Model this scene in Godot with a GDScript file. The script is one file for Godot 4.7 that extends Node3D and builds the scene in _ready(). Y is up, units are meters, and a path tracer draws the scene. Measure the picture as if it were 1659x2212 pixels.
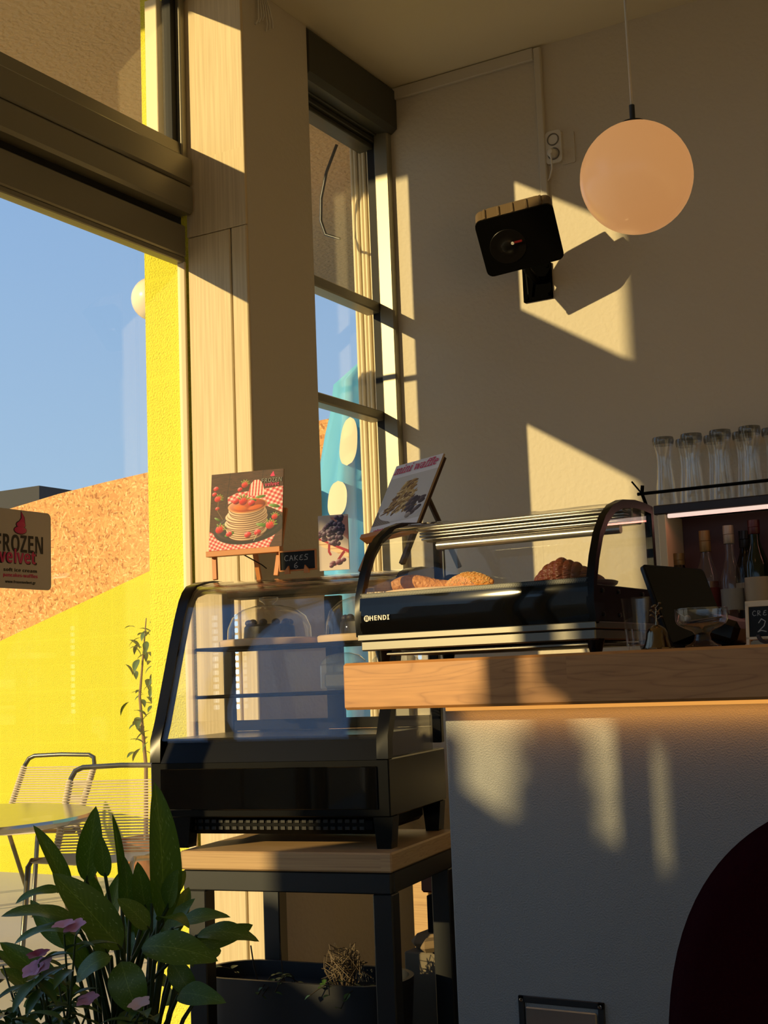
extends Node3D

const ZB := -4.35      # back wall
const XW := -2.657     # glazing line of the left side
const SUN := Vector3(0.483, -0.304, -1.0)
var mats := {}
var used := {}

# ---------------------------------------------------------------- helpers
func sb() -> SurfaceTool:
	var s := SurfaceTool.new()
	s.begin(Mesh.PRIMITIVE_TRIANGLES)
	s.set_smooth_group(-1)
	return s

func tri(s: SurfaceTool, a: Vector3, b: Vector3, c: Vector3) -> void:   # counter-clockwise seen from outside
	s.add_vertex(a); s.add_vertex(c); s.add_vertex(b)

func quad(s: SurfaceTool, a: Vector3, b: Vector3, c: Vector3, d: Vector3) -> void:
	tri(s, a, b, c); tri(s, a, c, d)

func uvquad(s: SurfaceTool, a: Vector3, b: Vector3, c: Vector3, d: Vector3) -> void:   # a lower left, b lower right, c upper right, d upper left
	var v := [a, c, b, a, d, c]
	var t := [Vector2(0, 1), Vector2(1, 0), Vector2(1, 1), Vector2(0, 1), Vector2(0, 0), Vector2(1, 0)]
	for i in 6:
		s.set_uv(t[i]); s.add_vertex(v[i])

func bx(s: SurfaceTool, c: Vector3, size: Vector3, b := 0.0, t := Transform3D.IDENTITY) -> void:
	# a box with chamfered edges
	s.set_smooth_group(-1)
	var h := size * 0.5
	b = minf(b, minf(h.x, minf(h.y, h.z)) * 0.9)
	var ax := [Vector3.RIGHT, Vector3.UP, Vector3.BACK]
	var P := func(sg: Vector3, k: int) -> Vector3:    # corner sg on face of axis k
		var e := Vector3(h.x - b, h.y - b, h.z - b)
		e[k] = h[k]
		return t * (c + sg * e)
	for k in 3:
		var i := (k + 1) % 3
		var j := (k + 2) % 3
		for g in [1.0, -1.0]:
			var q := []
			for w in [[-1, -1], [1, -1], [1, 1], [-1, 1]]:
				var sg := Vector3.ZERO
				sg[k] = g; sg[i] = w[0]; sg[j] = w[1]
				q.append(P.call(sg, k))
			if g > 0: quad(s, q[0], q[1], q[2], q[3])
			else: quad(s, q[3], q[2], q[1], q[0])
	if b <= 0.0: return
	for k in 3:      # edge strips run along axis k
		var i := (k + 1) % 3
		var j := (k + 2) % 3
		for gi in [1.0, -1.0]:
			for gj in [1.0, -1.0]:
				var lo := Vector3.ZERO
				lo[i] = gi; lo[j] = gj; lo[k] = -1
				var hi := lo
				hi[k] = 1
				var a0 = P.call(lo, i)
				var a1 = P.call(hi, i)
				var b0 = P.call(lo, j)
				var b1 = P.call(hi, j)
				if gi * gj > 0: quad(s, a0, b0, b1, a1)
				else: quad(s, a1, b1, b0, a0)
	for gx in [1.0, -1.0]:
		for gy in [1.0, -1.0]:
			for gz in [1.0, -1.0]:
				var sg := Vector3(gx, gy, gz)
				if gx * gy * gz > 0: tri(s, P.call(sg, 0), P.call(sg, 1), P.call(sg, 2))
				else: tri(s, P.call(sg, 2), P.call(sg, 1), P.call(sg, 0))

func span(s: SurfaceTool, lo: Vector3, hi: Vector3, b := 0.0) -> void:
	bx(s, (lo + hi) * 0.5, (hi - lo).abs(), b)

func lathe(s: SurfaceTool, prof: Array, seg := 24, t := Transform3D.IDENTITY, from := 0.0, to := TAU) -> void:
	# prof: [r, y] from bottom to top on the outside
	var grp := 1
	for i in prof.size() - 1:
		if i > 0:
			var u := Vector2(prof[i][0] - prof[i - 1][0], prof[i][1] - prof[i - 1][1])
			var v := Vector2(prof[i + 1][0] - prof[i][0], prof[i + 1][1] - prof[i][1])
			if absf(u.angle_to(v)) > 0.7: grp += 1
		s.set_smooth_group(grp)
		for k in seg:
			var a := from + (to - from) * k / seg
			var b := from + (to - from) * (k + 1) / seg
			var r0: float = prof[i][0]
			var r1: float = prof[i + 1][0]
			var y0: float = prof[i][1]
			var y1: float = prof[i + 1][1]
			var p00 := t * Vector3(cos(a) * r0, y0, -sin(a) * r0)
			var p10 := t * Vector3(cos(b) * r0, y0, -sin(b) * r0)
			var p01 := t * Vector3(cos(a) * r1, y1, -sin(a) * r1)
			var p11 := t * Vector3(cos(b) * r1, y1, -sin(b) * r1)
			if r0 > 1e-5: tri(s, p00, p10, p11)
			if r1 > 1e-5: tri(s, p00, p11, p01)
	s.set_smooth_group(-1)

func tube(s: SurfaceTool, pts: Array, rad, seg := 8, cap := true) -> void:
	s.set_smooth_group(1)
	var n := pts.size()
	var rings := []
	var up := Vector3.UP
	for i in n:
		var d: Vector3 = (pts[mini(i + 1, n - 1)] - pts[maxi(i - 1, 0)]).normalized()
		if absf(d.dot(up)) > 0.95: up = Vector3.RIGHT if absf(d.x) < 0.9 else Vector3.BACK
		var x := up.cross(d).normalized()
		var y := d.cross(x).normalized()
		up = y
		var r: float = rad[i] if rad is Array else rad
		var ring := []
		for k in seg:
			var a := TAU * k / seg
			ring.append(pts[i] + (x * cos(a) + y * sin(a)) * r)
		rings.append(ring)
	for i in n - 1:
		for k in seg:
			var l := (k + 1) % seg
			quad(s, rings[i][k], rings[i][l], rings[i + 1][l], rings[i + 1][k])
	if cap:
		s.set_smooth_group(2)
		for k in range(1, seg - 1):
			tri(s, rings[0][0], rings[0][k + 1], rings[0][k])
			tri(s, rings[n - 1][0], rings[n - 1][k], rings[n - 1][k + 1])
	s.set_smooth_group(-1)

func prism(s: SurfaceTool, poly: PackedVector2Array, z0: float, z1: float, t := Transform3D.IDENTITY, smooth := false) -> void:
	# a polygon of the XY plane, z0 < z1
	if not Geometry2D.is_polygon_clockwise(poly): pass
	else: poly.reverse()
	# Geometry2D's «clockwise» is for y down: after this the polygon may run either way, so test the area
	var ar := 0.0
	for i in poly.size():
		var p := poly[i]
		var q := poly[(i + 1) % poly.size()]
		ar += p.x * q.y - q.x * p.y
	if ar < 0: poly.reverse()
	var ix := Geometry2D.triangulate_polygon(poly)
	s.set_smooth_group(-1)
	for i in range(0, ix.size(), 3):
		var a := poly[ix[i]]
		var b := poly[ix[i + 1]]
		var c := poly[ix[i + 2]]
		if (b - a).cross(c - a) < 0:
			var e := b
			b = c; c = e
		tri(s, t * Vector3(a.x, a.y, z1), t * Vector3(b.x, b.y, z1), t * Vector3(c.x, c.y, z1))
		tri(s, t * Vector3(a.x, a.y, z0), t * Vector3(c.x, c.y, z0), t * Vector3(b.x, b.y, z0))
	s.set_smooth_group(3 if smooth else -1)
	for i in poly.size():
		var p := poly[i]
		var q := poly[(i + 1) % poly.size()]
		quad(s, t * Vector3(p.x, p.y, z0), t * Vector3(q.x, q.y, z0), t * Vector3(q.x, q.y, z1), t * Vector3(p.x, p.y, z1))
	s.set_smooth_group(-1)

func ball(s: SurfaceTool, c: Vector3, r: Vector3, seg := 16, rings := 10, basis := Basis.IDENTITY) -> void:
	var pr := []
	for i in rings + 1:
		var a := -PI / 2 + PI * i / rings
		pr.append([maxf(cos(a), 0.0) if i > 0 and i < rings else 0.0, sin(a)])
	lathe(s, pr, seg, Transform3D(basis * Basis.from_scale(r), c))

func rrect(w: float, h: float, r: float, n := 4) -> PackedVector2Array:
	var p := PackedVector2Array()
	for c in [[1, 1, 0.0], [-1, 1, PI / 2], [-1, -1, PI], [1, -1, PI * 1.5]]:
		for i in n + 1:
			var a: float = c[2] + PI / 2 * i / n
			p.append(Vector2(c[0] * (w / 2 - r) + cos(a) * r, c[1] * (h / 2 - r) + sin(a) * r))
	return p

func leafmesh(length: float, width: float, bend: float, fold: float, wave := 0.0, n := 10, sharp := 1.0) -> ArrayMesh:
	# a leaf that starts at the origin, grows along +Z, its upper side up; bend droops the tip (radians)
	var s := sb()
	s.set_smooth_group(1)
	var rows := []
	var p := Vector3.ZERO
	for i in n + 1:
		var t := float(i) / n
		var a := bend * t
		if i > 0: p += Vector3(0, -sin(a), cos(a)) * length / n
		var w := width * 0.5 * pow(sin(PI * pow(t, 0.8) * 0.985 + 0.015), sharp)
		if i == n: w = 0.0004
		var upv := Vector3(0, cos(a), sin(a))
		var lift := fold * w
		var wob := wave * sin(t * 9.0) * w
		rows.append([p + Vector3(-w, 0, 0) + upv * (lift + wob), p + Vector3(-w * 0.5, 0, 0) + upv * lift * 0.35, p, p + Vector3(w * 0.5, 0, 0) + upv * lift * 0.35, p + Vector3(w, 0, 0) + upv * (lift - wob)])
	for i in n:
		for k in 4:
			var q := [rows[i][k], rows[i + 1][k], rows[i + 1][k + 1], rows[i][k + 1]]
			var uv := [Vector2(k / 4.0, float(i) / n), Vector2(k / 4.0, float(i + 1) / n), Vector2((k + 1) / 4.0, float(i + 1) / n), Vector2((k + 1) / 4.0, float(i) / n)]
			for m in [0, 1, 2, 0, 2, 3]:
				s.set_uv(uv[m]); s.add_vertex(q[m])
	s.generate_normals()
	return s.commit()

func numbered(called: String) -> String:
	if not used.has(called):
		used[called] = 0
		return called
	used[called] += 1
	return "%s_%03d" % [called, used[called]]

func put(called: String, s: SurfaceTool, m: Material, parent: Node = null, world := false) -> MeshInstance3D:
	s.generate_normals()
	return place(called, s.commit(), m, parent, world)

func place(called: String, mesh: Mesh, m: Material, parent: Node = null, world := false) -> MeshInstance3D:
	var o := MeshInstance3D.new()
	o.mesh = mesh
	o.material_override = m
	if parent == null or parent == self:
		o.name = numbered(called)
		add_child(o)
	else:
		o.name = called
		parent.add_child(o, true)
		if world:
			var up: Transform3D = parent.transform
			var g := parent.get_parent()
			while g != self:
				up = g.transform * up
				g = g.get_parent()
			o.transform = up.affine_inverse()
	return o

func thing(called: String, label: String, category: String, at := Vector3.ZERO, turn := 0.0, group := "") -> Node3D:
	var o := Node3D.new()
	o.name = numbered(called)
	add_child(o)
	o.position = at
	o.rotation.y = turn
	tag(o, label, category, group)
	return o

func tag(o: Node, label: String, category: String, group := "", kind := "") -> Node:
	o.set_meta("label", label)
	o.set_meta("category", category)
	if group: o.set_meta("group", group)
	if kind: o.set_meta("kind", kind)
	return o

func struct(called: String, s: SurfaceTool, m: Material, label: String, category: String) -> MeshInstance3D:
	var o := put(called, s, m)
	tag(o, label, category, "", "structure")
	return o

func dup(o: Node3D, at: Vector3, label := "", turn := 0.0) -> Node3D:
	var base := String(o.name)
	var r := o.duplicate() as Node3D
	r.name = numbered(base)
	add_child(r)
	r.position = at
	r.rotation.y = turn
	if label: r.set_meta("label", label)
	return r

func lettering(words: String, height: float, m: Material, parent: Node, xf: Transform3D, bold := true, serif := false, spacing := 1.0, depth := 0.0006) -> MeshInstance3D:
	var t := TextMesh.new()
	t.text = words
	var f := SystemFont.new()
	f.font_names = PackedStringArray(["Droid Serif" if serif else "Droid Sans"])
	f.font_weight = 700 if bold else 400
	t.font = f
	t.font_size = 48
	t.pixel_size = height / 35.0      # cap height of the type is about 0.72 of 48
	t.depth = depth
	t.curve_step = 1.0
	t.horizontal_alignment = HORIZONTAL_ALIGNMENT_CENTER
	t.vertical_alignment = VERTICAL_ALIGNMENT_CENTER
	var o := place("lettering", t, m, parent)
	o.transform = xf
	return o

# ---------------------------------------------------------------- materials
func rgb(r: float, g: float, b: float) -> Color: return Color(r, g, b)

func mat(called: String, c: Color, rough := 0.6, metal := 0.0, more := {}) -> StandardMaterial3D:
	if mats.has(called): return mats[called]
	var m := StandardMaterial3D.new()
	m.resource_name = called
	m.albedo_color = c
	m.roughness = rough
	m.metallic = metal
	for k in more: m.set(k, more[k])
	mats[called] = m
	return m

func glass(called: String, c: Color, rough := 0.0) -> StandardMaterial3D:
	return mat(called, c, rough, 0.0, {"transparency": BaseMaterial3D.TRANSPARENCY_ALPHA})

func tex(im: Image) -> ImageTexture:
	return ImageTexture.create_from_image(im)

func noise_image(size: int, freq: float, octaves: int, sd: int, kind := FastNoiseLite.TYPE_SIMPLEX_SMOOTH) -> Image:
	var n := FastNoiseLite.new()
	n.seed = sd
	n.noise_type = kind
	n.frequency = freq
	n.fractal_octaves = octaves
	return n.get_seamless_image(size, size)

func grain_image(w: int, h: int, a: Color, b: Color, sx: float, sy: float, sd: int, rings := 0.0) -> Image:
	# wood grain that runs along x
	var n := FastNoiseLite.new()
	n.seed = sd
	n.frequency = 1.0
	n.fractal_octaves = 3
	var im := Image.create(w, h, false, Image.FORMAT_RGB8)
	for y in h:
		for x in w:
			var v := 0.5 + 0.5 * n.get_noise_2d(x * sx, y * sy)
			if rings > 0:
				var q := n.get_noise_2d(x * sx * 0.18 + 40, y * sy * 0.16 + 9)
				var g := absf(fposmod(q * rings, 1.0) - 0.5) * 2.0
				v = v * 0.55 + 0.45 * (1.0 - pow(1.0 - g, 6.0))
			im.set_pixel(x, y, a.lerp(b, clampf(v, 0, 1)))
	return im

func dot(im: Image, c: Vector2, r: Vector2, ang: float, col: Color, shade := 0.0, soft := 0.06) -> void:
	# a filled ellipse; shade lightens its upper left and darkens its lower right as print does
	var R := maxf(r.x, r.y) + 1
	var ca := cos(ang)
	var sa := sin(ang)
	for y in range(maxi(0, int(c.y - R)), mini(im.get_height(), int(c.y + R) + 1)):
		for x in range(maxi(0, int(c.x - R)), mini(im.get_width(), int(c.x + R) + 1)):
			var d := Vector2(x, y) - c
			var q := Vector2((d.x * ca + d.y * sa) / r.x, (-d.x * sa + d.y * ca) / r.y)
			var l := q.length()
			if l < 1.0:
				var k := col
				if shade > 0:
					var g := (-d.x - d.y * 1.3) / R * 0.6
					k = col.lightened(g * shade) if g > 0 else col.darkened(-g * shade)
				var al := clampf((1.0 - l) / soft, 0, 1)
				im.set_pixel(x, y, im.get_pixel(x, y).lerp(k, al))

func stroke(im: Image, pts: Array, w: float, col: Color) -> void:
	for i in pts.size() - 1:
		var a: Vector2 = pts[i]
		var b: Vector2 = pts[i + 1]
		var n := maxi(1, int(a.distance_to(b)))
		for k in n + 1:
			dot(im, a.lerp(b, float(k) / n), Vector2(w, w), 0, col, 0, 0.4)

func poly(im: Image, pts: PackedVector2Array, col: Callable) -> void:
	var lo := pts[0]
	var hi := pts[0]
	for p in pts:
		lo = lo.min(p); hi = hi.max(p)
	for y in range(maxi(0, int(lo.y)), mini(im.get_height(), int(hi.y) + 1)):
		for x in range(maxi(0, int(lo.x)), mini(im.get_width(), int(hi.x) + 1)):
			if Geometry2D.is_point_in_polygon(Vector2(x, y), pts):
				im.set_pixel(x, y, col.call(x, y))

func berry(im: Image, c: Vector2, r: float) -> void:
	dot(im, c, Vector2(r, r), 0, Color(0.80, 0.07, 0.12), 0.7)
	dot(im, c + Vector2(-r, -r) * 0.35, Vector2(r, r) * 0.22, 0, Color(1, 0.75, 0.72), 0, 0.8)

func strawberry(im: Image, c: Vector2, r: float, ang: float) -> void:
	dot(im, c, Vector2(r * 0.8, r), ang, Color(0.82, 0.10, 0.12), 0.6)
	var d := Vector2(0, -1).rotated(ang)
	for k in 9:
		var o := Vector2(((k * 37) % 11 - 5) / 8.0, ((k * 53) % 13 - 6) / 9.0) * r * 0.8
		dot(im, c + o, Vector2(1.6, 1.6), 0, Color(0.95, 0.70, 0.45), 0, 0.9)
	for k in 5:
		dot(im, c + d.rotated((k - 2) * 0.55) * r * 0.9, Vector2(r * 0.14, r * 0.42), ang + (k - 2) * 0.5, Color(0.42, 0.55, 0.18), 0.4)

func gingham(x: float, y: float) -> Color:
	var a := 1.0 if fposmod(x * 0.9 + y * 0.5, 22.0) < 11.0 else 0.0
	var b := 1.0 if fposmod(-x * 0.5 + y * 0.9, 22.0) < 11.0 else 0.0
	return Color(0.93, 0.84, 0.80).lerp(Color(0.78, 0.13, 0.17), (a + b) * 0.45)

func pancake_picture() -> Image:
	var im := grain_image(360, 440, Color(0.15, 0.08, 0.05), Color(0.36, 0.21, 0.13), 0.012, 0.10, 4, 6.0)
	for k in [95, 260]:
		stroke(im, [Vector2(k, 0), Vector2(k - 20, 200)], 1.2, Color(0.06, 0.03, 0.02))
	poly(im, PackedVector2Array([Vector2(85, 140), Vector2(130, 118), Vector2(359, 98), Vector2(359, 250), Vector2(300, 215), Vector2(150, 150), Vector2(88, 180)]), func(x, y): return gingham(x, y))
	poly(im, PackedVector2Array([Vector2(0, 330), Vector2(70, 372), Vector2(190, 395), Vector2(345, 330), Vector2(300, 430), Vector2(300, 439), Vector2(0, 439)]), func(x, y): return gingham(x * 1.2, y * 1.2))
	dot(im, Vector2(195, 318), Vector2(178, 95), -0.12, Color(0.10, 0.06, 0.06), 0.3, 0.02)
	dot(im, Vector2(195, 312), Vector2(166, 84), -0.12, Color(0.20, 0.13, 0.12), 0.3, 0.02)
	dot(im, Vector2(195, 308), Vector2(155, 76), -0.12, Color(0.07, 0.045, 0.045), 0.3, 0.03)
	poly(im, PackedVector2Array([Vector2(186, 140), Vector2(197, 75), Vector2(215, 52), Vector2(240, 52), Vector2(258, 72), Vector2(272, 140)]), func(x, y): return Color(0.93, 0.82, 0.78) if fposmod(x + (y - 50) * 0.05, 15.0) > 6.5 else Color(0.80, 0.25, 0.27))
	for i in 13:
		var t := i / 12.0
		var c := Vector2(184 + sin(i * 2.1) * 4, 345 - 146 * t)
		var rx := lerpf(92, 108, sin(t * PI)) + sin(i * 1.7) * 4 - 6 * t
		dot(im, c + Vector2(0, 7), Vector2(rx, 44), -0.05, Color(0.36, 0.17, 0.10), 0.2, 0.03)
		dot(im, c + Vector2(0, 3), Vector2(rx, 44), -0.05, Color(0.93, 0.77, 0.62), 0.5, 0.03)
	dot(im, Vector2(186, 196), Vector2(100, 42), -0.05, Color(0.86, 0.56, 0.34), 0.4, 0.03)
	dot(im, Vector2(186, 194), Vector2(92, 37), -0.05, Color(0.72, 0.27, 0.10), 0.7, 0.05)
	dot(im, Vector2(150, 205), Vector2(40, 16), 0.2, Color(0.86, 0.42, 0.16), 0.3, 0.3)
	dot(im, Vector2(225, 208), Vector2(44, 14), -0.2, Color(0.82, 0.36, 0.14), 0.3, 0.3)
	for g in [[250, 150, 26, 8, -0.1], [100, 352, 26, 11, -0.4], [262, 312, 34, 10, 0.25], [318, 208, 30, 10, 0.3], [215, 165, 16, 7, 0.4], [38, 262, 20, 6, 0.6]]:
		dot(im, Vector2(g[0], g[1]), Vector2(g[2], g[3]), g[4], Color(0.33, 0.48, 0.14), 0.6)
	berry(im, Vector2(128, 165), 19)
	strawberry(im, Vector2(164, 164), 28, 0.1)
	berry(im, Vector2(206, 182), 18)
	for b in [[25, 85, 14], [18, 116, 13], [146, 100, 13], [98, 350, 16], [192, 362, 18], [240, 352, 18], [35, 200, 11]]:
		berry(im, Vector2(b[0], b[1]), b[2])
	strawberry(im, Vector2(170, 72), 22, 0.3)
	strawberry(im, Vector2(38, 142), 22, 0.9)
	strawberry(im, Vector2(52, 318), 27, 0.6)
	strawberry(im, Vector2(302, 312), 28, 0.5)
	strawberry(im, Vector2(322, 268), 20, 0.2)
	stroke(im, [Vector2(38, 160), Vector2(36, 215), Vector2(64, 265)], 1.6, Color(0.50, 0.42, 0.28))
	stroke(im, [Vector2(62, 300), Vector2(95, 338)], 1.6, Color(0.80, 0.70, 0.55))
	stroke(im, [Vector2(238, 360), Vector2(222, 398)], 1.6, Color(0.80, 0.75, 0.60))
	# the small shop emblem at the upper right
	dot(im, Vector2(306, 34), Vector2(12, 5), 0, Color(0.90, 0.15, 0.40))
	dot(im, Vector2(306, 27), Vector2(9, 5), 0, Color(0.90, 0.15, 0.40))
	dot(im, Vector2(308, 19), Vector2(4, 8), 0.2, Color(0.90, 0.15, 0.40))
	return im

func cake_picture() -> Image:
	var im := Image.create(150, 280, false, Image.FORMAT_RGB8)
	im.fill(Color(0.80, 0.74, 0.69))
	poly(im, PackedVector2Array([Vector2(60, 10), Vector2(149, 10), Vector2(149, 130), Vector2(110, 90)]), func(_x, _y): return Color(0.76, 0.52, 0.45))
	poly(im, PackedVector2Array([Vector2(0, 118), Vector2(149, 192), Vector2(149, 222), Vector2(0, 150)]), func(_x, y): return Color(0.90, 0.78, 0.62) if y % 24 > 5 else Color(0.78, 0.62, 0.48))
	poly(im, PackedVector2Array([Vector2(0, 112), Vector2(149, 180), Vector2(149, 196), Vector2(0, 122)]), func(_x, _y): return Color(0.68, 0.18, 0.22))
	var r := RandomNumberGenerator.new()
	r.seed = 8
	for k in 120:
		var c := Vector2(r.randf_range(0, 125), r.randf_range(10, 150))
		if c.y < 90 - c.x * 0.9 or c.y > 120 + c.x * 0.42: continue
		dot(im, c, Vector2(13, 12), 0, Color(0.16, 0.07, 0.17).lerp(Color(0.30, 0.12, 0.22), r.randf()), 0.9)
		dot(im, c + Vector2(-3, -4), Vector2(4, 2.5), 0.4, Color(0.62, 0.55, 0.66), 0, 0.8)
	stroke(im, [Vector2(52, 150), Vector2(50, 185), Vector2(58, 200)], 6, Color(0.62, 0.14, 0.20))
	stroke(im, [Vector2(125, 190), Vector2(95, 230), Vector2(80, 252)], 7, Color(0.55, 0.12, 0.18))
	for p in [[68, 246, 18], [100, 240, 20], [122, 230, 14], [60, 258, 12]]:
		dot(im, Vector2(p[0], p[1]), Vector2(p[2], p[2] * 0.8), 0, Color(0.33, 0.08, 0.16), 0.9)
	return im

func waffle_picture() -> Image:
	var im := Image.create(300, 380, false, Image.FORMAT_RGB8)
	for y in 380:
		for x in 300:
			im.set_pixel(x, y, Color(0.80, 0.78, 0.74) if y > 75 and y < 330 else Color(0.90, 0.88, 0.87))
	poly(im, PackedVector2Array([Vector2(0, 250), Vector2(120, 330), Vector2(0, 330)]), func(x, y): return Color(0.48, 0.42, 0.36) if (x / 7 + y / 5) % 2 == 0 else Color(0.58, 0.52, 0.45))
	dot(im, Vector2(165, 272), Vector2(150, 52), 0.03, Color(0.88, 0.86, 0.84), 0.2, 0.02)
	var r := RandomNumberGenerator.new()
	r.seed = 5
	for k in 240:
		var t := r.randf()
		var c := Vector2(150 + r.randf_range(-110, 95) * (0.25 + 0.75 * t), 112 + 165 * t)
		var col: Color = [Color(0.60, 0.42, 0.16), Color(0.78, 0.62, 0.32), Color(0.42, 0.27, 0.09), Color(0.88, 0.76, 0.50)][r.randi() % 4]
		dot(im, c, Vector2(r.randf_range(10, 26), r.randf_range(3, 7)), r.randf_range(-1.3, 0.1), col, 0.5)
	for k in 26:
		dot(im, Vector2(r.randf_range(190, 280), r.randf_range(215, 300)), Vector2(20, 11), -0.3, Color(0.16, 0.12, 0.16).lerp(Color(0.34, 0.24, 0.22), r.randf()), 0.5)
	dot(im, Vector2(215, 305), Vector2(18, 16), 0, Color(0.62, 0.56, 0.50), 0.4)
	return im

func osb_image() -> Image:
	var im := Image.create(768, 768, false, Image.FORMAT_RGB8)
	im.fill(Color(0.78, 0.56, 0.34))
	var r := RandomNumberGenerator.new()
	r.seed = 3
	var tones := [Color(0.87, 0.67, 0.42), Color(0.82, 0.60, 0.36), Color(0.92, 0.75, 0.52), Color(0.75, 0.52, 0.30), Color(0.85, 0.64, 0.39), Color(0.64, 0.43, 0.24)]
	for k in 9000:
		var c := Vector2(r.randf() * 768, r.randf() * 768)
		var a := r.randf() * PI
		var d := Vector2(cos(a), sin(a))
		var e := Vector2(-d.y, d.x)
		var l := r.randf_range(8, 26)
		var w := r.randf_range(2, 7)
		var col: Color = tones[[0, 0, 1, 1, 2, 3, 4, 4, 5][r.randi() % 9]]
		for i in int(l):
			var j := -w * 0.5
			while j < w * 0.5:
				var p := c + d * (i - l * 0.5) + e * j
				im.set_pixel(posmod(int(p.x), 768), posmod(int(p.y), 768), col.darkened(0.12 * absf(j) / w))
				j += 0.8
	return im

func leaf_image(base: Color, light: Color, flecks: int, sd: int) -> Image:
	var im := Image.create(96, 192, false, Image.FORMAT_RGB8)
	var r := RandomNumberGenerator.new()
	r.seed = sd
	for y in 192:
		for x in 96:
			var u := absf(x - 47.5) / 48.0
			var v := fposmod(y * 0.075 - u * 3.4, 1.0)
			var k := 0.30 * (1.0 - absf(v - 0.5) * 2.0) * (1.0 - u)
			if u < 0.03: k = 0.8
			im.set_pixel(x, y, base.lerp(light, k))
	for i in flecks:
		var c := Vector2(r.randf_range(6, 90), r.randf_range(10, 180))
		dot(im, c, Vector2(0.9, r.randf_range(2, 5)), 0.3 * signf(c.x - 48), Color(0.75, 0.80, 0.62), 0, 0.9)
	return im

func chalk_image(words: Array, w: int, h: int) -> Image:
	# words: [[glyph strokes in 0..1], x, y, size]
	var im := Image.create(w, h, false, Image.FORMAT_RGB8)
	im.fill(Color(0.022, 0.020, 0.018))
	for g in words:
		for line in g[0]:
			var p := []
			for q in line: p.append(Vector2(g[1] + q[0] * g[3] * 0.75, g[2] + q[1] * g[3]))
			stroke(im, p, g[4], Color(0.66, 0.64, 0.60))
	return im

const GLYPH := {
	"C": [[[0.9, 0.1], [0.5, 0.0], [0.1, 0.3], [0.05, 0.7], [0.4, 1.0], [0.95, 0.9]]],
	"A": [[[0.0, 1.0], [0.45, 0.0], [0.9, 1.0]], [[0.2, 0.62], [0.75, 0.62]]],
	"K": [[[0.1, 0.0], [0.1, 1.0]], [[0.85, 0.05], [0.12, 0.55], [0.9, 1.0]]],
	"E": [[[0.9, 0.05], [0.4, 0.1], [0.25, 0.45], [0.7, 0.45]], [[0.25, 0.45], [0.1, 0.85], [0.5, 1.0], [0.95, 0.9]]],
	"S": [[[0.95, 0.05], [0.4, 0.05], [0.2, 0.35], [0.8, 0.6], [0.75, 0.95], [0.05, 1.0]]],
	"6": [[[0.75, 0.0], [0.2, 0.35], [0.1, 0.8], [0.5, 1.0], [0.9, 0.75], [0.55, 0.5], [0.15, 0.7]]],
	"R": [[[0.1, 1.0], [0.15, 0.0], [0.75, 0.1], [0.7, 0.45], [0.15, 0.55], [0.9, 1.0]]],
	"2": [[[0.15, 0.3], [0.45, 0.0], [0.85, 0.2], [0.7, 0.55], [0.05, 1.0], [0.4, 0.9], [0.9, 1.0]]],
}
const LILY := [
	[-1.623, 0.725, -1.938, -1.598, 0.981, -1.893, 0.065, 0.35],
	[-1.793, 0.794, -1.923, -1.750, 0.935, -1.904, 0.048, 0.50],
	[-1.779, 0.779, -1.863, -1.808, 0.911, -1.804, 0.035, 0.40],
	[-1.691, 0.815, -1.863, -1.677, 0.893, -1.836, 0.032, 0.50],
	[-1.773, 0.767, -1.997, -1.760, 0.916, -1.960, 0.018, 0.30],
	[-1.715, 0.742, -1.813, -1.812, 0.766, -1.729, 0.051, 0.10],
	[-1.833, 0.779, -1.902, -1.897, 0.764, -1.844, 0.026, 0.20],
	[-1.688, 0.731, -1.795, -1.775, 0.723, -1.722, 0.042, 0.15],
	[-1.595, 0.709, -1.794, -1.668, 0.845, -1.708, 0.069, 0.20],
	[-1.659, 0.689, -1.830, -1.680, 0.788, -1.780, 0.058, 0.30],
	[-1.537, 0.746, -1.799, -1.564, 0.801, -1.752, 0.038, 0.20],
	[-1.579, 0.708, -1.827, -1.455, 0.685, -1.879, 0.059, 0.15],
	[-1.636, 0.709, -1.980, -1.530, 0.731, -2.015, 0.039, 0.20],
	[-1.625, 0.686, -2.036, -1.513, 0.678, -2.079, 0.042, 0.15],
	[-1.716, 0.735, -2.000, -1.707, 0.827, -1.968, 0.038, 0.30],
	[-1.569, 0.696, -1.764, -1.538, 0.612, -1.771, 0.064, 0.15],
	[-1.554, 0.713, -1.723, -1.594, 0.679, -1.682, 0.058, 0.10],
	[-1.600, 0.757, -1.924, -1.565, 0.827, -1.911, 0.038, 0.40],
	[-1.764, 0.714, -2.009, -1.748, 0.835, -1.978, 0.035, 0.40],
	[-1.822, 0.712, -1.976, -1.811, 0.811, -1.945, 0.044, 0.40],
	[-1.774, 0.668, -2.045, -1.740, 0.803, -2.023, 0.054, 0.40],
	[-1.721, 0.646, -2.044, -1.641, 0.751, -2.052, 0.053, 0.30],
	[-1.832, 0.684, -2.032, -1.790, 0.802, -2.017, 0.041, 0.40],
	[-1.603, 0.662, -1.935, -1.558, 0.595, -1.948, 0.042, 0.20],
]
const BLOSSOM := [
	[-1.580, 0.774, -1.642, 0],
	[-1.564, 0.771, -1.651, 0],
	[-1.620, 0.728, -1.625, 1],
	[-1.629, 0.705, -1.623, 0],
	[-1.616, 0.710, -1.630, 0],
	[-1.558, 0.653, -1.672, 0],
	[-1.487, 0.643, -1.715, 2],
]

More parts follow.
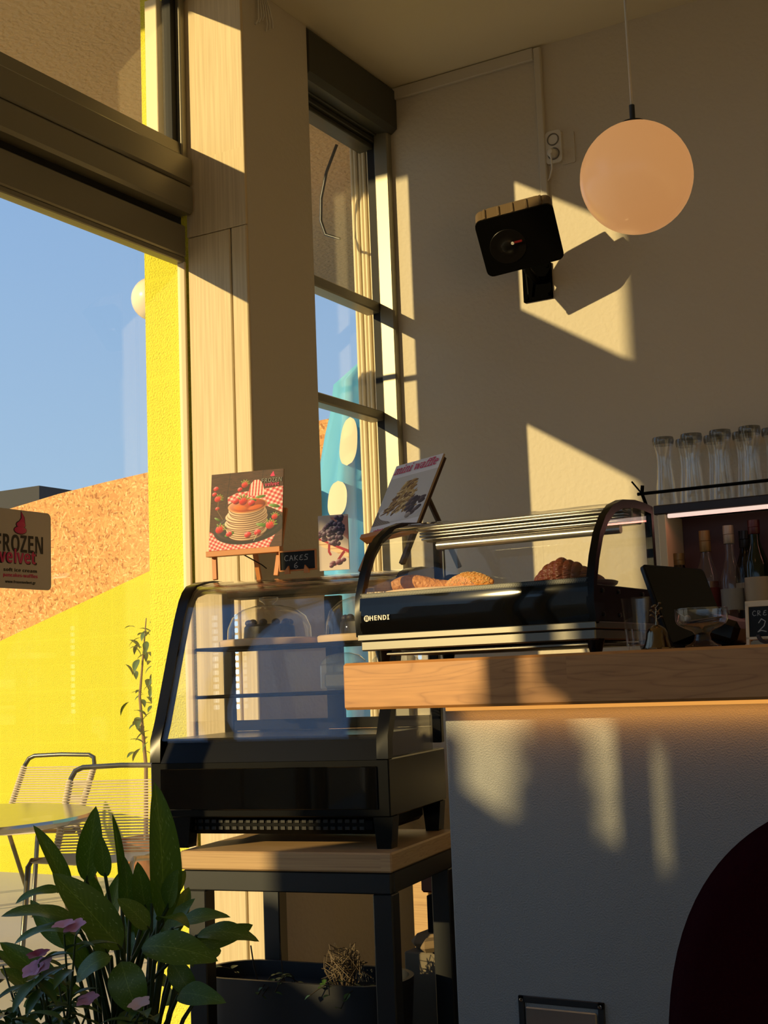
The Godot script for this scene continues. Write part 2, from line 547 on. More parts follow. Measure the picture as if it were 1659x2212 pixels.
# ---------------------------------------------------------------- the place
func _ready() -> void:
	light_and_camera()
	make_materials()
	room()
	windows()
	outdoors()
	wall_fittings()
	bar()
	counter()
	warmer()
	counter_things()
	table()
	vitrine()
	on_the_vitrine()
	under_the_table()
	outdoor_furniture()
	plants()
	velvet_chair()

func light_and_camera() -> void:
	var cam := Camera3D.new()
	cam.name = "camera"
	add_child(cam)
	cam.position = Vector3(0, 1.15, 0)
	cam.rotation_degrees = Vector3(7.09, 30.18, -2.228)
	cam.fov = 41.93
	cam.near = 0.05
	cam.far = 300.0
	cam.current = true
	var we := WorldEnvironment.new()
	we.name = "world_environment"
	var env := Environment.new()
	var sk := ProceduralSkyMaterial.new()
	sk.sky_top_color = Color(0.41, 0.58, 0.81)
	sk.sky_horizon_color = Color(0.64, 0.75, 0.82)
	sk.sky_curve = 0.30
	sk.ground_bottom_color = Color(0.30, 0.27, 0.22)
	sk.ground_horizon_color = Color(0.55, 0.55, 0.52)
	sk.sky_energy_multiplier = 1.0
	sk.sun_angle_max = 1.0
	var sky := Sky.new()
	sky.sky_material = sk
	env.background_mode = Environment.BG_SKY
	env.sky = sky
	env.ambient_light_source = Environment.AMBIENT_SOURCE_SKY
	env.tonemap_mode = Environment.TONE_MAPPER_LINEAR
	env.tonemap_exposure = 1.26
	env.sdfgi_enabled = true
	env.ssao_enabled = true
	env.ssil_enabled = true
	we.environment = env
	add_child(we)
	var sun := DirectionalLight3D.new()
	sun.name = "sun"
	sun.light_color = Color(1.0, 0.885, 0.62)
	sun.light_energy = 1.48
	sun.light_angular_distance = 0.6
	sun.shadow_enabled = true
	sun.sky_mode = DirectionalLight3D.SKY_MODE_LIGHT_ONLY
	add_child(sun)
	sun.basis = Basis.looking_at(SUN, Vector3.UP)

func make_materials() -> void:
	var rough_wall := tex(noise_image(256, 0.05, 4, 2))
	var tri := {"uv1_triplanar": true, "uv1_world_triplanar": true}
	mat("wall", Color(0.80, 0.765, 0.69), 0.85, 0, tri.merged({"heightmap_enabled": true, "heightmap_texture": rough_wall, "heightmap_scale": 0.12, "uv1_scale": Vector3(3, 3, 3)}))
	mat("ceiling", Color(0.90, 0.86, 0.74), 0.9)
	mat("panel", Color(0.55, 0.555, 0.55), 0.55, 0, tri.merged({"heightmap_enabled": true, "heightmap_texture": tex(noise_image(256, 0.09, 3, 12)), "heightmap_scale": 0.08, "uv1_scale": Vector3(9, 9, 9)}))
	mat("floor", Color(0.24, 0.21, 0.18), 0.6)
	mat("yellow", Color(0.80, 0.775, 0.19), 0.9, 0, tri.merged({"heightmap_enabled": true, "heightmap_texture": tex(noise_image(256, 0.16, 3, 7)), "heightmap_scale": 0.5, "uv1_scale": Vector3(3, 3, 3)}))
	mat("stucco", Color(0.82, 0.70, 0.52), 0.95, 0, tri.merged({"heightmap_enabled": true, "heightmap_texture": rough_wall, "heightmap_scale": 1.0, "uv1_scale": Vector3(2, 2, 2)}))
	mat("osb", Color.WHITE, 0.85, 0, tri.merged({"albedo_texture": tex(osb_image()), "uv1_scale": Vector3(0.75, 0.75, 0.75)}))
	mat("terrace", Color(0.78, 0.75, 0.66), 0.9)
	mat("cream", Color(0.85, 0.79, 0.66), 0.6)
	var board := grain_image(256, 512, Color(0.78, 0.70, 0.55), Color(0.90, 0.83, 0.68), 0.11, 0.006, 21)
	mat("cladding", Color.WHITE, 0.65, 0, {"albedo_texture": tex(board), "heightmap_enabled": true, "heightmap_texture": tex(board), "heightmap_scale": 0.35, "uv1_triplanar": true, "uv1_world_triplanar": true, "uv1_scale": Vector3(3.0, 0.7, 3.0)})
	mat("cladding_plain", Color(0.86, 0.78, 0.64), 0.65)
	mat("frame", Color(0.52, 0.50, 0.43), 0.36, 0.3)
	mat("frame_dark", Color(0.27, 0.27, 0.24), 0.5, 0.2)
	mat("gasket", Color(0.03, 0.03, 0.03), 0.7)
	mat("trunking", Color(0.80, 0.77, 0.70), 0.5)
	mat("white", Color(0.86, 0.84, 0.79), 0.4)
	mat("black", Color(0.012, 0.012, 0.013), 0.25, 0, {"metallic_specular": 0.35})
	mat("black_gloss", Color(0.010, 0.010, 0.011), 0.03)
	mat("black_matt", Color(0.014, 0.014, 0.014), 0.6, 0, {"metallic_specular": 0.25})
	mat("steel", Color(0.46, 0.45, 0.42), 0.34, 0.9)
	mat("steel_dull", Color(0.26, 0.265, 0.27), 0.40, 0.85)
	mat("chrome", Color(0.75, 0.73, 0.70), 0.12, 1.0)
	mat("aluminium", Color(0.72, 0.71, 0.68), 0.25, 0.85)
	glass("pane", Color(0.95, 0.97, 0.96, 0.001))
	glass("clear", Color(0.93, 0.95, 0.94, 0.001))
	glass("tumbler", Color(0.7, 0.73, 0.7, 0.006))
	var beech := grain_image(1024, 128, Color(0.60, 0.39, 0.20), Color(0.79, 0.56, 0.32), 0.005, 0.06, 31, 5.0)
	mat("beech", Color.WHITE, 0.42, 0, {"albedo_texture": tex(beech), "uv1_triplanar": true, "uv1_world_triplanar": true, "uv1_scale": Vector3(0.9, 7.0, 0.9)})
	var pine := grain_image(512, 128, Color(0.64, 0.50, 0.34), Color(0.80, 0.66, 0.47), 0.004, 0.12, 33, 4.0)
	mat("pine", Color.WHITE, 0.5, 0, {"albedo_texture": tex(pine), "uv1_triplanar": true, "uv1_world_triplanar": true, "uv1_scale": Vector3(1.2, 9.0, 9.0)})
	mat("easel_wood", Color(0.76, 0.47, 0.22), 0.5)
	mat("easel_dark", Color(0.20, 0.11, 0.06), 0.5)
	mat("pale_wood", Color(0.88, 0.76, 0.60), 0.5)
	mat("leaf", Color.WHITE, 0.42, 0, {"albedo_texture": tex(leaf_image(Color(0.34, 0.46, 0.14), Color(0.58, 0.66, 0.30), 60, 2)), "backlight_enabled": true, "backlight": Color(0.55, 0.60, 0.15)})
	mat("leaf_small", Color.WHITE, 0.40, 0, {"albedo_texture": tex(leaf_image(Color(0.26, 0.38, 0.17), Color(0.46, 0.56, 0.32), 0, 3)), "backlight_enabled": true, "backlight": Color(0.20, 0.22, 0.08)})
	mat("stem", Color(0.16, 0.24, 0.07), 0.5)
	mat("twig", Color(0.20, 0.15, 0.09), 0.8)
	mat("petal_pink", Color(0.83, 0.60, 0.72), 0.6, 0, {"backlight_enabled": true, "backlight": Color(0.3, 0.2, 0.25)})
	mat("petal_magenta", Color(0.52, 0.07, 0.24), 0.6)
	mat("petal_white", Color(0.86, 0.76, 0.80), 0.6)
	mat("soil", Color(0.05, 0.035, 0.025), 0.95)
	mat("velvet", Color(0.155, 0.022, 0.045), 0.95, 0, {"metallic_specular": 0.12, "rim_enabled": true, "rim": 0.06, "rim_tint": 0.8, "heightmap_enabled": true, "heightmap_texture": tex(noise_image(256, 0.2, 2, 44)), "heightmap_scale": 0.1, "uv1_triplanar": true, "uv1_scale": Vector3(6, 6, 6)})
	mat("pink", Color(0.78, 0.12, 0.36), 0.5)
	mat("ink", Color(0.03, 0.03, 0.03), 0.5)
	mat("chalk", Color(0.75, 0.73, 0.70), 0.9)

func M(n: String) -> StandardMaterial3D: return mats[n]

func room() -> void:
	var s := sb()
	span(s, Vector3(-2.72, -0.12, -4.60), Vector3(4.3, 0, 3.8))
	struct("floor", s, M("floor"), "brown cafe floor under the counter and the plants", "floor")
	s = sb()
	span(s, Vector3(-2.66, 3.428, -4.60), Vector3(4.3, 3.60, 3.8))
	struct("ceiling", s, M("ceiling"), "plain cream ceiling above the pendant lamp", "ceiling")
	s = sb()
	span(s, Vector3(-2.50, 0, -4.60), Vector3(4.3, 3.43, ZB))
	struct("wall_back", s, M("wall"), "cream rear wall that carries the speaker and the bar shelf", "wall")
	s = sb()
	span(s, Vector3(4.2, 0, -4.4), Vector3(4.4, 3.43, 3.8))
	struct("wall_right", s, M("wall"), "cream wall on the far right side of the cafe", "wall")
	s = sb()
	span(s, Vector3(-2.75, 0, 3.6), Vector3(4.3, 0.90, 3.8))
	span(s, Vector3(-2.75, 3.25, 3.6), Vector3(4.3, 3.43, 3.8))
	var fw := struct("wall_front", s, M("wall"), "street front of large panes behind the seat of the photographer", "wall")
	for k in 5:
		s = sb()
		span(s, Vector3(-2.75 + k * 1.75, 0.90, 3.66), Vector3(-2.68 + k * 1.75, 3.25, 3.74))
		put("mullion", s, M("frame"), fw)
		if k < 4:
			s = sb()
			span(s, Vector3(-2.68 + k * 1.75, 0.90, 3.698), Vector3(-1.00 + k * 1.75, 3.25, 3.702))
			put("pane", s, M("pane"), fw)
	# the boxed column between the two windows
	s = sb()
	span(s, Vector3(-2.64, 0, -3.733), Vector3(-2.409, 3.43, -3.352), 0.003)
	var c := struct("wall_column", s, M("wall"), "square boxed column between the glass front and the narrow window", "column")
	s = sb()
	span(s, Vector3(-2.646, 2.60, -3.353), Vector3(-2.4085, 3.43, -3.34), 0.002)
	put("board", s, M("cladding"), c)
	s = sb()
	span(s, Vector3(-2.644, 0, -3.353), Vector3(-2.474, 2.598, -3.34), 0.003)
	put("board", s, M("cladding"), c)
	s = sb()
	span(s, Vector3(-2.468, 0, -3.353), Vector3(-2.4085, 2.598, -3.34), 0.003)
	put("board", s, M("cladding"), c)
	# low wall under the narrow window
	s = sb()
	span(s, Vector3(-2.64, 0, -4.36), Vector3(-2.46, 0.90, -3.73), 0.004)
	struct("wall_sill", s, M("wall"), "low cream wall under the narrow window", "wall")

func windows() -> void:
	# the glass front on the left, seen near the column only
	var w := thing("window_1", "tall glass front with a deep grey transom bar left of the column", "window", Vector3(XW, 0, 0))
	w.set_meta("kind", "structure")
	var s := sb()
	span(s, Vector3(-2.68, 3.415, -3.34), Vector3(-2.63, 3.43, 3.6), 0.003)
	put("head", s, M("frame"), w, true)
	s = sb()
	span(s, Vector3(-2.70, 2.768, -3.338), Vector3(-2.612, 2.862, -1.88), 0.008)
	put("transom", s, M("frame"), w, true)
	s = sb()
	span(s, Vector3(-2.70, 2.672, -3.338), Vector3(-2.610, 2.765, -1.88), 0.010)
	put("transom", s, M("frame"), w, true)
	s = sb()
	prism(s, PackedVector2Array([Vector2(-2.68, 2.862), Vector2(-2.640, 2.862), Vector2(-2.648, 2.918), Vector2(-2.68, 2.918)]), -3.338, -1.88)
	put("glazing_bead", s, M("frame"), w, true)
	s = sb()
	span(s, Vector3(-2.70, 2.63, -3.338), Vector3(-2.668, 2.675, -1.88))
	put("gap_seal", s, M("gasket"), w, true)
	s = sb()
	span(s, Vector3(-2.69, 2.535, -3.338), Vector3(-2.648, 2.642, -1.88), 0.005)
	put("rail", s, M("frame"), w, true)
	s = sb()
	span(s, Vector3(-2.692, 2.516, -3.338), Vector3(-2.652, 2.535, -1.88), 0.003)
	put("glazing_bead", s, M("frame"), w, true)
	s = sb()
	span(s, Vector3(-2.70, 2.865, -3.338), Vector3(-2.634, 3.42, -3.310), 0.004)
	put("jamb", s, M("frame"), w, true)
	s = sb()
	span(s, Vector3(-2.69, 2.90, -3.312), Vector3(-2.652, 3.42, -3.285), 0.002)
	put("gap_seal", s, M("gasket"), w, true)
	s = sb()
	span(s, Vector3(-2.75, 2.90, -3.335), Vector3(-2.70, 3.42, -3.27), 0.002)
	put("jamb", s, M("cream"), w, true)
	s = sb()
	span(s, Vector3(-2.68, 0.05, -3.338), Vector3(-2.650, 2.52, -3.328), 0.002)
	put("jamb", s, M("cladding_plain"), w, true)
	s = sb()
	span(s, Vector3(-2.69, 0, -3.338), Vector3(-2.63, 0.07, 3.6), 0.004)
	put("sill", s, M("frame"), w, true)
	for z in [-1.90, 0.205, 0.60, 1.9, 3.5]:
		s = sb()
		var d: float = {-1.90: 0.09, 0.205: 0.075, 0.60: 0.05, 1.9: 0.10, 3.5: 0.10}[z]
		span(s, Vector3(-2.69, 0.07, z), Vector3(-2.63, 3.42, z + d), 0.003)
		put("mullion", s, M("frame"), w, true)
	var cuts := [-3.33, -1.87, 0.23, 0.69, 1.95, 3.55]
	for i in 5:
		for y in ([[0.06, 2.53], [2.88, 3.425]] if i == 0 else [[0.06, 3.425]]):
			s = sb()
			bx(s, Vector3(XW - 0.012, (y[0] + y[1]) / 2, (cuts[i] + cuts[i + 1]) / 2), Vector3(0.004, y[1] - y[0], cuts[i + 1] - cuts[i]))
			put("pane", s, M("pane"), w, true)
	# the narrow window between column and back wall
	w = thing("window_2", "narrow three-part window between the column and the rear wall", "window", Vector3(-2.53, 0, -4.0))
	w.set_meta("kind", "structure")
	for y in [[2.543, 2.584], [2.122, 2.158], [0.90, 0.96]]:
		s = sb()
		span(s, Vector3(-2.565, y[0], -4.34), Vector3(-2.500, y[1], -3.733), 0.005)
		put("bar", s, M("frame"), w, true)
	for k in 3:
		s = sb()
		span(s, Vector3(-2.575 + k * 0.012, 3.20 + k * 0.022, -4.34), Vector3(-2.505 + k * 0.012, 3.219 + k * 0.022, -3.733), 0.003)
		put("head_profile", s, M("frame_dark"), w, true)
	s = sb()
	span(s, Vector3(-2.497, 0.9, -4.352), Vector3(-2.432, 3.27, -4.318), 0.006)
	put("post", s, M("frame"), w, true)
	s = sb()
	span(s, Vector3(-2.532, 0.9, -4.345), Vector3(-2.497, 3.27, -4.328), 0.002)
	put("gap_seal", s, M("gasket"), w, true)
	for y in [[0.93, 2.14], [2.14, 2.56], [2.56, 3.22]]:
		s = sb()
		bx(s, Vector3(-2.535, (y[0] + y[1]) / 2, -4.035), Vector3(0.004, y[1] - y[0], 0.60))
		put("pane", s, M("pane"), w, true)
	# roller shutter box above it
	s = sb()
	prism(s, PackedVector2Array([Vector2(-2.56, 3.262), Vector2(-2.425, 3.245), Vector2(-2.402, 3.262), Vector2(-2.400, 3.41), Vector2(-2.412, 3.426), Vector2(-2.56, 3.426)]), -4.345, -3.733)
	tag(put("shutter_box", s, M("frame_dark")), "dark grey roller shutter box above the narrow window", "shutter box")

func outdoors() -> void:
	var s := sb()
	span(s, Vector3(-40, -0.10, -40), Vector3(-2.70, -0.02, 25))
	struct("floor_terrace", s, M("terrace"), "grey paved terrace outside the glass front", "terrace")
	# the roof over the terrace
	s = sb()
	span(s, Vector3(-4.81, 3.90, -14), Vector3(-2.60, 4.3, -1.587))
	struct("ceiling_terrace", s, M("stucco"), "tan stuccoed soffit of the terrace roof", "soffit")
	s = sb()
	span(s, Vector3(-2.70, 3.60, -14), Vector3(-2.50, 3.95, 3.8))
	struct("wall_parapet", s, M("stucco"), "tan stuccoed wall strip between soffit and windows", "wall")
	# yellow pilaster against the column, and the ribbed jamb beyond the narrow window
	s = sb()
	span(s, Vector3(-2.832, -0.02, -3.390), Vector3(-2.665, 3.92, -3.342), 0.004)
	struct("wall_pilaster", s, M("yellow"), "bright yellow stuccoed pilaster outside the glass, left of the column", "pilaster")
	s = sb()
	span(s, Vector3(-2.655, -0.02, -4.60), Vector3(-2.50, 3.43, -4.41))
	var j := struct("wall_jamb", s, M("cream"), "cream ribbed outer jamb seen through the narrow window", "jamb")
	for k in 7:
		s = sb()
		bx(s, Vector3(-2.645 + k * 0.019, 1.70, -4.405), Vector3(0.0135, 3.42, 0.022 if k % 2 == 0 else 0.034), 0.004)
		put("rib", s, M("cream"), j)
	# garden wall: yellow below a slanting line, chipboard above
	s = sb()
	prism(s, PackedVector2Array([Vector2(-10, -0.02), Vector2(-4.9, -0.02), Vector2(-4.9, 2.05), Vector2(-10, 0.583)]), -6.60, -6.50)
	var g := struct("wall_garden", s, M("yellow"), "bright yellow garden wall with a slanting top edge", "wall")
	s = sb()
	prism(s, PackedVector2Array([Vector2(-10, -0.02), Vector2(-2.9, -0.02), Vector2(-2.9, 2.62), Vector2(-3.4, 2.66), Vector2(-4.05, 2.70), Vector2(-4.4, 2.69), Vector2(-4.9, 2.62), Vector2(-5.5, 2.535), Vector2(-5.97, 2.503), Vector2(-6.38, 2.468), Vector2(-6.811, 2.415), Vector2(-8, 2.25), Vector2(-10, 1.9)]), -6.70, -6.61)
	put("chipboard_panel", s, M("osb"), g)
	s = sb()
	span(s, Vector3(-17, 0, -14), Vector3(-11.95, 3.42, -12))
	span(s, Vector3(-17.3, 3.42, -14.3), Vector3(-11.8, 3.66, -11.9))
	struct("wall_neighbour", s, mat("dark_roof", Color(0.20, 0.20, 0.20), 0.8), "dark flat roofed building behind the chipboard wall", "building")
	# unseen wall and boards outside the frame, shaped to cut the sun patches
	s = sb()
	span(s, Vector3(-4.03, -0.02, 2.45), Vector3(-3.97, 2.50, 3.25))
	span(s, Vector3(-4.03, -0.02, 3.25), Vector3(-3.97, 2.62, 3.61))
	span(s, Vector3(-4.03, -0.02, 1.55), Vector3(-3.97, 2.25, 2.45))
	span(s, Vector3(-4.03, -0.02, 0.50), Vector3(-3.97, 1.65, 1.55))
	span(s, Vector3(-4.05, -0.02, 3.61), Vector3(-3.95, 2.98, 8))
	span(s, Vector3(-4.02, -0.02, 2.45), Vector3(-3.98, 2.625, 2.535), 0.01)
	struct("wall_unseen_shade", s, M("stucco"), "tan wall out of view, stepped to shade the counter front and table", "wall")
	s = sb()
	span(s, Vector3(-4.05, 3.32, 1.85), Vector3(-3.95, 4.35, 3.25), 0.01)  # unseen boards, sized to keep sun off rear wall, countertop and waffle poster
	span(s, Vector3(-4.05, 2.85, 0.86), Vector3(-3.95, 4.35, 1.85), 0.01)
	span(s, Vector3(-4.05, 2.91, 3.25), Vector3(-3.95, 4.35, 7), 0.01)
	struct("trim_unseen_shade", s, M("frame"), "grey boards out of view, placed to shade the rear wall and countertop", "fascia")
	s = sb()
	tube(s, [Vector3(-2.62, 3.22, -4.25), Vector3(-2.672, 3.12, -4.25), Vector3(-2.70, 3.02, -4.25), Vector3(-2.705, 2.93, -4.25), Vector3(-2.685, 2.87, -4.25), Vector3(-2.62, 2.84, -4.25)], 0.006, 6)
	tag(put("outdoor_cable", s, M("steel_dull")), "thin cable looping outside the upper pane of the narrow window", "cable")
	# lamp on the column
	var t := thing("globe_wall_lamp", "small white globe lamp outdoors, half hidden behind the yellow pilaster", "lamp", Vector3(-2.985, 2.51, -3.57))
	s = sb()
	ball(s, Vector3.ZERO, Vector3.ONE * 0.077, 24, 16)
	put("globe", s, mat("globe_white", Color(0.93, 0.88, 0.80), 0.25), t)
	s = sb()
	tube(s, [Vector3(0.05, 0, 0), Vector3(0.345, 0, 0)], 0.012)
	put("arm", s, M("black_matt"), t)

func wall_fittings() -> void:
	var s := sb()
	span(s, Vector3(-2.418, 3.378, ZB), Vector3(-1.815, 3.425, ZB + 0.018), 0.003)
	tag(put("trim_1", s, M("trunking")), "cream cable trunking running under the ceiling line", "trunking", "", "structure")
	s = sb()
	span(s, Vector3(-1.812, 2.80, ZB), Vector3(-1.785, 3.42, ZB + 0.02), 0.003)
	tag(put("trim_2", s, M("trunking")), "cream vertical cable trunking down to the speaker", "trunking", "", "structure")
	# socket
	var t := thing("wall_socket", "white double wall socket right of the vertical trunking", "socket", Vector3(-1.755, 3.03, ZB))
	s = sb()
	prism(s, rrect(0.062, 0.122, 0.014), 0.0, 0.014)
	put("plate", s, M("white"), t)
	for y in [0.028, -0.026]:
		s = sb()
		lathe(s, [[0.0, 0.001], [0.019, 0.001], [0.019, 0.006], [0.023, 0.006], [0.023, 0.0]], 20, Transform3D(Basis(Vector3.RIGHT, PI / 2), Vector3(0, y, 0.011)))
		put("outlet", s, mat("socket_hole", Color(0.42, 0.40, 0.36), 0.5), t)
	s = sb()
	lathe(s, [[0.0, 0.0], [0.017, 0.0], [0.016, 0.02], [0.009, 0.034], [0.0, 0.036]], 16, Transform3D(Basis(Vector3.RIGHT, PI / 2), Vector3(-0.002, -0.026, 0.012)))
	put("plug", s, M("white"), t)
	s = sb()
	tube(s, [Vector3(-0.002, -0.03, 0.042), Vector3(0.0, -0.055, 0.04), Vector3(-0.006, -0.085, 0.024), Vector3(-0.022, -0.112, 0.012), Vector3(-0.034, -0.120, 0.008)], 0.0035)
	put("cable", s, M("white"), t)
	s = sb()
	prism(s, rrect(0.05, 0.118, 0.004), 0.0, 0.004, Transform3D(Basis.IDENTITY, Vector3(-1.703, 3.018, ZB)))
	tag(put("cover_plate", s, M("wall")), "flat cream cover plate beside the double socket", "plate")
	# a bundle of white wire ends high on the column
	t = thing("wire_bundle", "bundle of cut white wires hanging high on the column side", "wires", Vector3(-2.409, 3.425, -3.45))
	for k in 6:
		s = sb()
		var a := k * 0.016 - 0.05
		tube(s, [Vector3(0.003, 0.0, a * 0.6), Vector3(0.012, -0.04, a * 0.8), Vector3(0.016, -0.085 - 0.012 * (k % 3), a), Vector3(0.008, -0.10 - 0.014 * (k % 3), a * 1.25)], 0.0028, 6)
		put("wire", s, M("white"), t)
	# speaker
	t = thing("wall_speaker", "black square speaker tilted down on the rear wall", "speaker", Vector3(-1.7646, 2.5945, -4.013))
	t.basis = Basis(Vector3(0.9398, 0.1519, -0.3062), Vector3(0.0999, 0.7346, 0.6711), Vector3(0.3269, -0.6613, 0.6752)).orthonormalized() * Basis.from_scale(Vector3.ONE * 0.872)
	s = sb()
	prism(s, rrect(0.302, 0.232, 0.026), -0.10, -0.008)
	prism(s, rrect(0.25, 0.19, 0.03), -0.165, -0.10)
	for k in 5:
		bx(s, Vector3(-0.11 + k * 0.055, 0.118, -0.055), Vector3(0.010, 0.008, 0.085), 0.002)
		bx(s, Vector3(-0.11 + k * 0.055, -0.118, -0.055), Vector3(0.010, 0.008, 0.085), 0.002)
	put("cabinet", s, mat("speaker_shell", Color(0.42, 0.35, 0.26), 0.5), t)
	s = sb()
	prism(s, rrect(0.306, 0.236, 0.026), -0.008, 0.004)
	put("grille", s, mat("grille", Color(0.014, 0.012, 0.010), 0.5, 0.0, {"metallic_specular": 0.25}), t)
	s = sb()
	lathe(s, [[0.072, 0.003], [0.070, 0.0055], [0.066, 0.0055], [0.045, 0.0045], [0.026, 0.0045], [0.024, 0.006], [0.012, 0.009], [0.0, 0.0095]], 32, Transform3D(Basis(Vector3.RIGHT, PI / 2), Vector3(-0.048, -0.01, 0)))
	put("cone", s, mat("cone", Color(0.055, 0.048, 0.036), 0.35, 0.2), t)
	s = sb()
	lathe(s, [[0.006, 0.0], [0.006, 0.003], [0.0, 0.0034]], 14, Transform3D(Basis(Vector3.RIGHT, PI / 2), Vector3(-0.028, 0.0, 0.0075)))
	put("badge", s, M("white"), t)
	s = sb()
	bx(s, Vector3(-0.006, 0.002, 0.010), Vector3(0.030, 0.0075, 0.002))
	put("badge", s, mat("red_badge", Color(0.45, 0.05, 0.06), 0.5), t)
	# its bracket, part of the same thing
	s = sb()
	span(s, Vector3(-1.905, 2.478, ZB), Vector3(-1.792, 2.61, ZB + 0.012), 0.002)
	for p in [[-1.89, 2.492], [-1.806, 2.492], [-1.806, 2.596], [-1.89, 2.596]]:
		lathe(s, [[0.007, 0.0], [0.006, 0.004], [0.0, 0.005]], 10, Transform3D(Basis(Vector3.RIGHT, PI / 2), Vector3(p[0], p[1], ZB + 0.012)))
	put("wall_plate", s, mat("bracket_black", Color(0.012, 0.012, 0.012), 0.8, 0, {"metallic_specular": 0.08}), t, true)
	s = sb()
	tube(s, [Vector3(-1.85, 2.55, ZB + 0.01), Vector3(-1.85, 2.57, ZB + 0.09), Vector3(-1.81, 2.65, ZB + 0.20)], 0.014)
	tube(s, [Vector3(-1.875, 2.50, ZB + 0.03), Vector3(-1.872, 2.58, ZB + 0.05)], 0.005)
	put("arm", s, M("black_matt"), t, true)
	# pendant
	t = thing("pendant_lamp", "round glowing globe pendant lamp over the counter", "lamp", Vector3(-0.968, 2.279, -2.888))
	s = sb()
	ball(s, Vector3.ZERO, Vector3.ONE * 0.130, 40, 28)
	put("globe", s, mat("globe_lit", Color(0.80, 0.66, 0.48), 0.3, 0, {"emission_enabled": true, "emission": Color(1.0, 0.70, 0.43), "emission_energy_multiplier": 0.33}), t)
	s = sb()
	lathe(s, [[0.030, 0.120], [0.028, 0.133], [0.010, 0.139], [0.0065, 0.141], [0.0065, 0.176], [0.0, 0.177]], 20)
	put("cap", s, M("steel_dull"), t)
	s = sb()
	tube(s, [Vector3(0, 0.17, 0), Vector3(0, 1.146, 0)], 0.0032, 6)
	put("cord", s, M("trunking"), t)
	var l := OmniLight3D.new()
	l.name = "pendant_light"
	l.light_color = Color(1.0, 0.72, 0.42)
	l.light_energy = 0.05
	l.light_size = 0.1
	l.omni_range = 12.0
	l.omni_attenuation = 2.0
	l.shadow_enabled = true
	add_child(l)
	l.position = t.position

